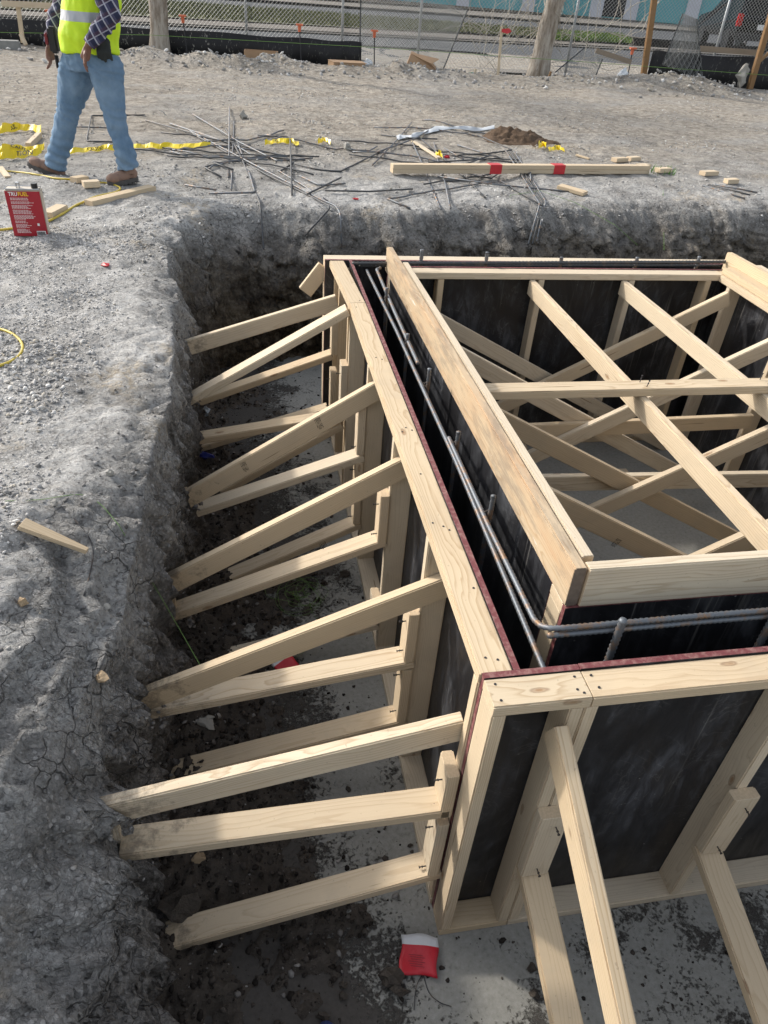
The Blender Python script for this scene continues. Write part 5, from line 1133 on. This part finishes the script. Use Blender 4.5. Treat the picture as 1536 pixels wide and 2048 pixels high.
R0 = gp(1004,58,14.87); m = MB(); m.add([R0, R0+Vector((.14,0,.02)), R0+Vector((.2,0,-.03)), R0+Vector((.12,-.01,-.07)), R0+Vector((0,0,-.05))], [(0,1,2,3,4)]); c = m.build('red_ribbon', M_red, None, origin=R0); c.parent = o; c.matrix_parent_inverse = o.matrix_world.inverted()
postpx('small_stake', (800,146), (803,124), 15.0, .03, .03, 'short wood peg beside the crushed cardboard', 'stake'); postpx('small_stake', (947,150), (952,138), 15.0, .04, .03, 'short leaning peg at the green tube', 'stake'); postpx('small_stake', (1097,156), (1102,143), 15.0, .04, .03, 'broken peg at the foot of the leaning trunk', 'stake', [M_oldw,M_oldw])
BT = tag(empty('batter_board', at(20,90,'y',15.2)), 'plain wood batter board at the top left', 'batter board')
A, B = gp(4,7,15.2), gp(108,12,15.2); lumber('crosspiece', A, B, (0,1,0), .09, .03, BT)
lumber('leg', gp(35,5,15.24), gp(46,86,15.24), (0,1,0), .075, .03, BT); lumber('foot', gp(41,68,15.2), gp(52,90,15.1), (0,1,0), .07, .03, BT)
m = MB(); P = at(12,92,'y',14.9); M4 = Matrix.Translation((P.x,P.y,G))@Matrix.Rotation(R_(12), 4, 'Z'); m.box((-.25,-.14,0), (.24,.14,.17), 0, M4); tag(m.build('concrete_block', simple('grey_block', (.26,.26,.25), .9, var=.2, sc=12), bevel=.02), 'grey concrete block at the far left edge', 'concrete block')
# green sediment tubes, bag
M_gt = simple('green_netting', (.01,.17,.08), .7, var=.35, sc=30)
def tube_px(pts, y, r, lbl, mat=None): m = MB(); m.tube(catmull([gp(*q, y) for q in pts], 5), r, 10); tag(m.build('sediment_tube', mat or M_gt, smooth=True), lbl, 'sediment tube', 'green netting tubes along the kerb')
tube_px(((753,141),(775,145),(802,146)), 15.1, .06, 'green netting tube left of the crushed cardboard'); tube_px(((908,149),(930,151),(950,149)), 15.1, .045, 'short green netting tube right of the crushed cardboard'); tube_px(((1148,159),(1180,164),(1215,172),(1240,168),(1256,160)), 15.0, .09, 'sagging green netting tube below the white bag')
scrap('white_bag', None, .17, M_wht, 'white bag resting on the green netting tube', 'bag', 44, pt=at(1243,160,'y',15.2), flat=.8)
m = MB(); r = random.Random(5)
for k in range(500):
    P = gp(r.uniform(1255,1330), r.uniform(160,182), r.uniform(14.7,15.2)); u = Vector((r.gauss(0,1), r.gauss(0,1), r.gauss(0,.6))).normalized()*.06; v = u.orthogonal().normalized()*.03; m.add([P-u, P+v, P+u, P-v], [(0,1,2,3)])
tag(m.build('dead_leaves', simple('dead_leaf', (.24,.12,.06), .8, var=.3)), 'brown dead leaves heaped against the right silt fence', 'leaves', kind='stuff')
m = MB(); P = gp(1476,178,14.6); tag(scrap('rock', None, .17, M_st, 'pointed grey rock standing by the right silt fence', 'rock', 71, pt=gp(1478,172,14.9), flat=1.6), 'pointed grey rock standing by the right silt fence', 'rock')
# parked pickup
TP = at(1462,122,'z',G); TP.y = 29.0; P0 = at(1458,122,'y',29.0); P1 = at(1536,122,'y',29.0)
TR = tag(empty('parked_car', (P0.x+1.0, 29.0, Z0)), 'black car seen from behind, parked at the right edge across the road', 'car')
M_cb = simple('car_black', (.012,.012,.014), .12, var=.05); M_gl = simple('car_glass', (.02,.022,.026), .05); M_tl = simple('tail_light', (.45,.01,.01), .2); M_chr = simple('chrome', (.6,.6,.62), .15, .9)
def cpart(name, m, mats, bevel=0): o = m.build(name, mats, None, origin=(0,0,0), bevel=bevel); o.matrix_world = Matrix.Translation(TR.location)@Matrix.Rotation(R_(-10), 4, 'Z'); o.parent = TR; o.matrix_parent_inverse = Matrix.Translation(TR.location).inverted(); return o
m = MB(); pr = [(0,.45),(0,1.05),(.12,1.15),(.35,1.78),(1.0,1.88),(2.4,1.85),(3.2,1.25),(4.5,1.05),(4.6,.5)]
for s, in ((-1,),): pass
vs = [(x, y, z) for x in (-.95,.95) for y, z in pr]; vs = [(x*(.86 if z > 1.3 else 1), y, z) for x, y, z in vs]; k = len(pr)
m.add(vs, [tuple(range(k)), tuple(range(2*k-1,k-1,-1))]+[(i,k+i,k+(i+1)%k,(i+1)%k) for i in range(k)]); cpart('body', m, M_cb, .05)
m = MB(); m.box((-.70,.10,1.22), (.70,.30,1.70)); cpart('rear_window', m, M_gl, .04)
m = MB(); m.box((-.93,-.10,.42), (.93,.06,.66)); cpart('bumper', m, M_capb, .04)
for s in (-1, 1):
    m = MB(); m.box((s*.93-.12,-.02,.85), (s*.93+.02*s+.10,.10,1.25)); cpart('tail_light', m, M_tl, .02)
    for y in (.9, 3.7): m = MB(); m.tube([(s*.98,y,.36),(s*.72,y,.36)], .36, 20); w1_ = cpart('wheel', m, M_capb)
    m = MB(); m.tube([(s*.6,-.16,.38),(s*.6,.1,.38)], .045, 10); cpart('exhaust_pipe', m, M_chr)
m = MB(); m.box((-.22,-.03,.78), (.08,.0,.95)); cpart('number_plate', m, M_white)

# dark grade stamps printed on some boards
M_ink = simple('stamp_ink', (.03,.025,.022), .7)
def stamp(lbl_start, P, u, v, n_, rows=4, L=.05, seed=1):
    par = next(o for o in bpy.data.objects if o.get('label', '').startswith(lbl_start)); P, u, v, n_ = map(Vector, (P, u, v, n_)); u.normalize(); v = (v-u*v.dot(u)).normalized(); r_ = random.Random(seed); m = MB()
    for k in range(rows):
        x = -L/2
        while x < L/2:
            w_ = r_.uniform(.002,.008); a = P+u*x+v*(k*.006)+n_*.0008; b = a+u*w_; h_ = v*r_.choice((.0012,.003,.0035)); m.add([a, b, b+h_, a+h_], [(0,1,2,3)]); x += w_+r_.uniform(.001,.003)
    m.build('stamp', M_ink, par, origin=P)
for (l, y, px, py, qx, qy, sd, hx) in (('diagonal brace fourth', 1.792, 632, 848, 640, 845, 1, .055), ('diagonal brace fourth', 1.792, 484, 935, 492, 932, 2, .05), ('nearest shore sloping', 1.0, 1228, 1083, 1240, 1089, 3, .04), ('lowest stamped flat', 1.168, 640, 1092, 652, 1088, 4, .03)):
    P, Q = at(px, py, 'y', y), at(qx, qy, 'y', y); d = (Q-P).normalized(); up = Vector((-d.z,0,d.x)); up = -up if up.z > 0 else up; stamp(l, P, up, d, (0,-1,0), 5, hx, sd)

# ------------------------------------------------------------------ the walking man
def organic(name, mb, voxel, mats, parent, origin, noise=None, smooth=6):
    me = mb.mesh(name); o = bpy.data.objects.new(name, me); col.objects.link(o)
    r_ = o.modifiers.new('r', 'REMESH'); r_.mode = 'VOXEL'; r_.voxel_size = voxel; r_.use_smooth_shade = True
    s_ = o.modifiers.new('s', 'SMOOTH'); s_.iterations = smooth; s_.factor = .5
    dg = bpy.context.evaluated_depsgraph_get(); m2 = bpy.data.meshes.new_from_object(o.evaluated_get(dg)); bpy.data.objects.remove(o); bpy.data.meshes.remove(me)
    if noise:
        n_ = len(m2.vertices); P = np.zeros(n_*3); m2.vertices.foreach_get('co', P); P = P.reshape(-1, 3); N_ = np.zeros(n_*3); m2.vertices.foreach_get('normal', N_); N_ = N_.reshape(-1, 3)
        P = P+N_*noise(P[:,0], P[:,1], P[:,2])[:,None]; m2.vertices.foreach_set('co', P.reshape(-1)); m2.update()
    m2.transform(Matrix.Translation(-Vector(origin))); m2.materials.clear()
    return link(name, m2, mats, parent, Matrix.Translation(origin), True)
def ell(m, c, r, n=14, ring=10, rot=None):
    c = Vector(c); vs = [c+((rot or Matrix.Identity(3))@Vector((0,0,r[2])))]; fs = []
    for i in range(1, ring):
        a = math.pi*i/ring
        for j in range(n): b = 2*math.pi*j/n; vs.append(c+(rot or Matrix.Identity(3))@Vector((r[0]*math.sin(a)*math.cos(b), r[1]*math.sin(a)*math.sin(b), r[2]*math.cos(a))))
    vs.append(c-((rot or Matrix.Identity(3))@Vector((0,0,r[2])))); k = len(vs)-1
    for j in range(n): fs.append((0,1+j,1+(j+1)%n)); fs.append((k,1+(ring-2)*n+(j+1)%n,1+(ring-2)*n+j))
    for i in range(ring-2):
        for j in range(n): fs.append((1+i*n+j, 1+(i+1)*n+j, 1+(i+1)*n+(j+1)%n, 1+i*n+(j+1)%n))
    m.add(vs, fs)
PY = 5.62
def J(px, py, dy=0): return at(px, py, 'y', PY+dy)
hipA, kneeA, ankA = J(158,125,.08), J(136,225,.10), J(112,325,.12)      # leg stepping forward (picture left)
hipB, kneeB, ankB = J(208,125,-.08), J(228,222,-.12), J(256,334,-.14)   # leg planted (picture right)
pel, waist, chest = J(180,98), J(182,40), J(185,-60)
neck = chest+Vector((0,0,.26)); shB = chest+Vector((.03,-.21,.14)); shA = chest+Vector((.0,.21,.14))
elB = J(222,30,-.26); wrB = J(176,92,-.30)
elA = J(118,30,.28); wrA = J(98,92,.24)
PR = Vector((pel.x, PY, gzs(pel.x, PY)))
man = tag(empty('person', PR), 'man in a yellow-green safety vest and blue jeans walking left past the fuel can', 'person')
def L3(a, b, t): return Vector(a).lerp(Vector(b), t)
M_skin = simple('brown_skin', (.20,.095,.065), .55, var=.12, sc=60)
b = MB()
b.tube([pel+Vector((0,0,-.06)), waist, L3(waist,chest,.5), chest, chest+Vector((0,0,.13))], [.15,.14,.15,.165,.12], 16); b.tube([shA, chest+Vector((0,0,.15)), shB], [.07,.09,.07], 12)
b.tube([chest+Vector((0,0,.1)), neck, neck+Vector((-.01,0,.08))], [.075,.06,.055], 12)
hd = neck+Vector((-.02,0,.19)); ell(b, hd, (.095,.078,.118)); ell(b, hd+Vector((-.05,0,-.065)), (.045,.05,.045)); ell(b, hd+Vector((-.102,0,-.01)), (.018,.013,.026)); ell(b, hd+Vector((0,.08,-.005)), (.016,.010,.03)); ell(b, hd+Vector((0,-.08,-.005)), (.016,.010,.03))
ell(b, hd+Vector((-.088,0,-.055)), (.012,.024,.009))
for hp, kn, an in ((hipA,kneeA,ankA),(hipB,kneeB,ankB)): b.tube([hp, L3(hp,kn,.5), kn, L3(kn,an,.35), an, an+Vector((0,0,-.05))], [.10,.085,.058,.06,.042,.04], 12)
for sh, el_, wr in ((shA,elA,wrA),(shB,elB,wrB)): b.tube([sh, L3(sh,el_,.5), el_, L3(el_,wr,.3), wr], [.06,.055,.045,.045,.029], 12)
def hand(m, wr, px_dir, sgn):
    d = Vector(px_dir).normalized(); side = Vector((0,-1,0)); side = (side-d*side.dot(d)).normalized(); nrm = d.cross(side)*sgn    # nrm: back of the hand
    m.tube([wr, wr+d*.035, wr+d*.075, wr+d*.095], [.028,.036,.040,.032], 12, ry=.55)
    for k, (off, L, rr) in enumerate(((.030,.078,.0092),(.010,.088,.0098),(-.010,.082,.0092),(-.028,.064,.0082))):
        q = wr+d*.085+nrm.cross(d)*off*1.0; d1 = (d*1-nrm*.25).normalized(); d2 = (d-nrm*.75).normalized(); d3 = (d-nrm*1.2).normalized()
        m.tube([q-d*.02, q, q+d1*L*.45, q+d1*L*.45+d2*L*.32, q+d1*L*.45+d2*L*.32+d3*L*.25], [rr*1.1,rr*1.05,rr,rr*.92,rr*.75], 8)
    s_ = nrm.cross(d); q = wr+d*.03+s_*.028; m.tube([q-s_*.01, q+d*.03+s_*.022, q+d*.062+s_*.026-nrm*.012, q+d*.085+s_*.016-nrm*.02], [.014,.013,.011,.008], 8)
hdB = MB(); hand(b, wrB, (J(166,132,-.31)-wrB), 1); hand(b, wrA, Vector((-.05,0,-1)), -1)
organic('body', b, .0065, M_skin, man, PR, smooth=3)
m = MB(); ell(m, hd+Vector((.015,0,.03)), (.098,.084,.105)); hair = organic('hair', m, .01, simple('black_hair', (.012,.010,.009), .7), man, hd)
for s in (-1, 1):
    m = MB(); ell(m, hd+Vector((-.086,s*.03,.012)), (.009,.012,.008)); m.build('eye', M_white, man, origin=hd, smooth=True)
# jeans
def jeansmat():
    N = NT('blue_denim'); p = N.obj(); n = N.noise(p, 5, 4, .6); f = N.noise(N.mapping(p, (300,300,120)), 1, 2)
    c = N.mix(N.ramp(n, [(.35, 0.0), (.65, 1.0)]), (.075,.155,.26), (.18,.28,.40)); c = N.mix(N.math('MULTIPLY', f, .35), c, (.22,.30,.40)); N.base(c); N.b.inputs['Roughness'].default_value = .9; N.bump(f, .2, .002); return N.m
def wr_j(x, y, z):
    zz = z-PR.z; low = np.exp(-((zz-.16)/.12)**2)+.55*np.exp(-((zz-.48)/.10)**2)+.4*np.exp(-((zz-.80)/.10)**2)
    f1 = np.sin((z+.25*vnoise(x*7, y*7, z*5, 3)*.22+x*.5)*95+3*vnoise(x*6, y*6, z*6, 9)); return .0075*low*f1 + .009*fbm(x, y, z*.6, .09, 3, 14) + .0025*fbm(x, y, z, .03, 2, 24)
m = MB()
m.tube([pel+Vector((0,0,.03)), pel+Vector((0,0,-.05)), pel+Vector((0,0,-.14))], [.185,.195,.17], 18); m.tube([pel+Vector((-.09,0,-.02)), pel+Vector((.09,0,-.02))], [.125,.125], 14)
m.tube([L3(hipA,kneeA,-.10), L3(hipA,kneeA,.15), L3(hipA,kneeA,.5), kneeA, L3(kneeA,ankA,.3), L3(kneeA,ankA,.36), L3(kneeA,ankA,.7), ankA, L3(kneeA,ankA,1.09)], [.125,.142,.120,.090,.087,.080,.083,.082,.085], 18)
m.tube([L3(hipB,kneeB,-.10), L3(hipB,kneeB,.15), L3(hipB,kneeB,.5), kneeB, L3(kneeB,ankB,.3), L3(kneeB,ankB,.45), L3(kneeB,ankB,.7), ankB, L3(kneeB,ankB,1.04)], [.125,.142,.116,.088,.082,.074,.082,.082,.085], 18)
jn = organic('jeans', m, .009, jeansmat(), man, PR, wr_j, 5)
# belt + gloves tucked at the hip, tool pouch
m = MB(); m.tube([pel+Vector((0,0,.012)), pel+Vector((0,0,.055))], [.188,.186], 20); m.build('belt', M_capb, man, origin=pel)
# vest
def vestmat():
    N = NT('safety_vest'); p = N.obj(); sx = N.n('SeparateXYZ'); N.l(p, sx.inputs[0]); z = sx.outputs[2]
    def rng_(a, b): return N.math('MULTIPLY', N.math('GREATER_THAN', z, a), N.math('LESS_THAN', z, b))
    t = N.math('MAXIMUM', rng_(.20,.262), rng_(.50,.56)); n = N.noise(p, 14, 3); c = N.mix(n, (.50,.74,.005), (.66,.90,.02)); c = N.mix(t, c, (.42,.44,.47)); N.base(c); N.b.inputs['Roughness'].default_value = .6
    N.bump(N.noise(p, 9, 4), .35, .02); return N.m
def wr_v(x, y, z): return .010*fbm(x, y, z*.45, .10, 3, 44)+.004*np.sin(x*60+z*25+4*vnoise(x*6, y*6, z*4, 2))
m = MB(); vz = pel+Vector((0,0,-.02))
m.tube([vz, vz+Vector((0,0,.08)), waist, L3(waist,chest,.5), chest, chest+Vector((0,0,.12)), chest+Vector((0,0,.18))], [.212,.215,.205,.20,.205,.17,.10], 22)
m.tube([shA+Vector((0,-.03,.01)), chest+Vector((0,0,.15)), shB+Vector((0,.03,.01))], [.085,.10,.085], 14)
vs_ = organic('safety_vest', m, .010, vestmat(), man, vz, wr_v, 4)
# plaid shirt sleeves and cuffs
def plaid():
    N = NT('navy_plaid'); p = N.obj(); sx = N.n('SeparateXYZ'); N.l(p, sx.inputs[0])
    def st(s_, f, w_): return N.math('LESS_THAN', N.math('FRACT', N.math('MULTIPLY', s_, f)), w_)
    a = N.math('ADD', sx.outputs[0], N.math('MULTIPLY', sx.outputs[2], .5)); b_ = N.math('ADD', sx.outputs[2], N.math('MULTIPLY', sx.outputs[0], -.5))
    c = N.mix(N.math('MULTIPLY', st(a, 15.0, .45), .5), (.018,.022,.06), (.10,.10,.18)); c = N.mix(N.math('MULTIPLY', st(b_, 13.0, .4), .5), c, (.07,.03,.05)); c = N.mix(N.math('MULTIPLY', st(a, 15.0, .16), .8), c, (.42,.43,.50)); c = N.mix(N.math('MULTIPLY', st(b_, 13.0, .10), .7), c, (.38,.39,.46))
    N.base(c); N.b.inputs['Roughness'].default_value = .85; return N.m
M_pl = plaid()
for sh, el_, wr in ((shA,elA,wrA),(shB,elB,wrB)):
    m = MB(); m.tube([sh+(sh-el_).normalized()*.02, L3(sh,el_,.5), el_, L3(el_,wr,.35), L3(el_,wr,.84)], [.088,.080,.075,.066,.050], 16)
    organic('shirt_sleeve', m, .008, M_pl, man, el_, lambda x, y, z: .005*np.sin(z*70+x*40+4*vnoise(x*9, y*9, z*9, 3))+.004*fbm(x, y, z, .05, 2, 4), 3)
    m = MB(); m.tube([L3(el_,wr,.80), L3(el_,wr,.96)], [.050,.044], 16); m.build('cuff', M_pl, man, origin=el_, smooth=False)
m = MB(); q0 = J(205,90,-.24)
for k in range(5): m.tube([q0+Vector((k*.018-.03,0,.02)), q0+Vector((k*.02-.035,-.02,-.04)), q0+Vector((k*.024-.04,-.01,-.085-.012*(k%3)))], [.016,.014,.010], 8)
ell(m, q0+Vector((.0,0,.02)), (.06,.03,.035)); organic('gloves', m, .006, simple('glove_black', (.015,.02,.02), .7, var=.3), man, q0)
m = MB(); q0 = J(106,75,.05); m.box((q0.x-.030,q0.y-.04,q0.z-.10), (q0.x+.03,q0.y+.05,q0.z+.07)); m.box((q0.x-.012,q0.y-.02,q0.z-.21), (q0.x+.014,q0.y+.02,q0.z-.10)); m.build('tool_pouch', M_capb, man, origin=q0, bevel=.015)
m = MB(); m.box((q0.x-.055,q0.y-.04,q0.z-.05), (q0.x-.035,q0.y+.04,q0.z+.03)); m.build('tape_measure', simple('tool_red', (.25,.03,.04), .4), man, origin=q0, bevel=.008)
# boots
M_boot = simple('tan_leather', (.26,.165,.125), .8, var=.25, sc=14); M_sole = simple('dusty_sole', (.085,.08,.078), .85, var=.3)
def boot(an, toe_dir, pitch, side):
    root_o = Vector(an); d = Vector(toe_dir); d.z = 0; d.normalize(); yv = Vector((0,0,1)).cross(d); R3 = Matrix((d, yv, Vector((0,0,1)))).transposed()@Matrix.Rotation(-pitch, 3, 'Y')
    def W_(x, y, z): return root_o+R3@Vector((x, y, z))
    m = MB(); m.tube([W_(-.015,0,.06), W_(-.015,0,-.02), W_(-.01,0,-.05)], [.055,.055,.052], 14)
    ell(m, W_(-.035,0,-.055), (.052,.044,.045), rot=R3); ell(m, W_(.06,0,-.062), (.095,.047,.045), rot=R3); ell(m, W_(.135,0,-.065), (.062,.052,.040), rot=R3)
    organic('boot', m, .006, M_boot, man, root_o, lambda x, y, z: .002*fbm(x, y, z, .03, 2, 3), 3)
    m = MB(); out = []
    for k in range(28):
        a = 2*math.pi*k/28; x = .055+.145*math.cos(a); y = (.050 if x > .06 else .043)*math.sin(a)*1.05; out.append((x, y))
    vs = [W_(x,y,-.082) for x, y in out]+[W_(x*1.0,y,-.112) for x, y in out]; n_ = 28
    m.add(vs, [tuple(range(n_)), tuple(range(2*n_-1,n_-1,-1))]+[(k,n_+k,n_+(k+1)%n_,(k+1)%n_) for k in range(n_)])
    for k in range(7): 
        for s in (-1, 1): x = -.06+k*.037; a0 = [W_(x,s*.048,-.110), W_(x+.020,s*.048,-.110), W_(x+.020,s*.012,-.110), W_(x,s*.012,-.110)]; a1 = [v+R3@Vector((0,0,-.009)) for v in a0]; m.add(a0+a1, [(0,1,2,3),(7,6,5,4),(0,4,5,1),(1,5,6,2),(2,6,7,3),(3,7,4,0)])
    m.build('boot_sole', M_sole, man, origin=root_o)
boot(ankA+Vector((.0,0,.0)), (-1,-.12,0), R_(24), -1)
boot(ankB+Vector((-.01,0,.0)), (-.75,-.66,0), R_(-2), 1)
# the photographer's shoe at the bottom edge
S0 = at(652,2062,'z',-1.18); m = MB(); ell(m, S0+Vector((0,-.06,0)), (.05,.09,.040)); ell(m, S0+Vector((.0,-.17,.012)), (.045,.12,.052))
sh_ = organic('shoe', m, .006, simple('blue_shoe_fabric', (.02,.035,.12), .6, var=.2), None, S0); tag(sh_, 'tip of a blue shoe at the bottom edge of the picture', 'shoe')
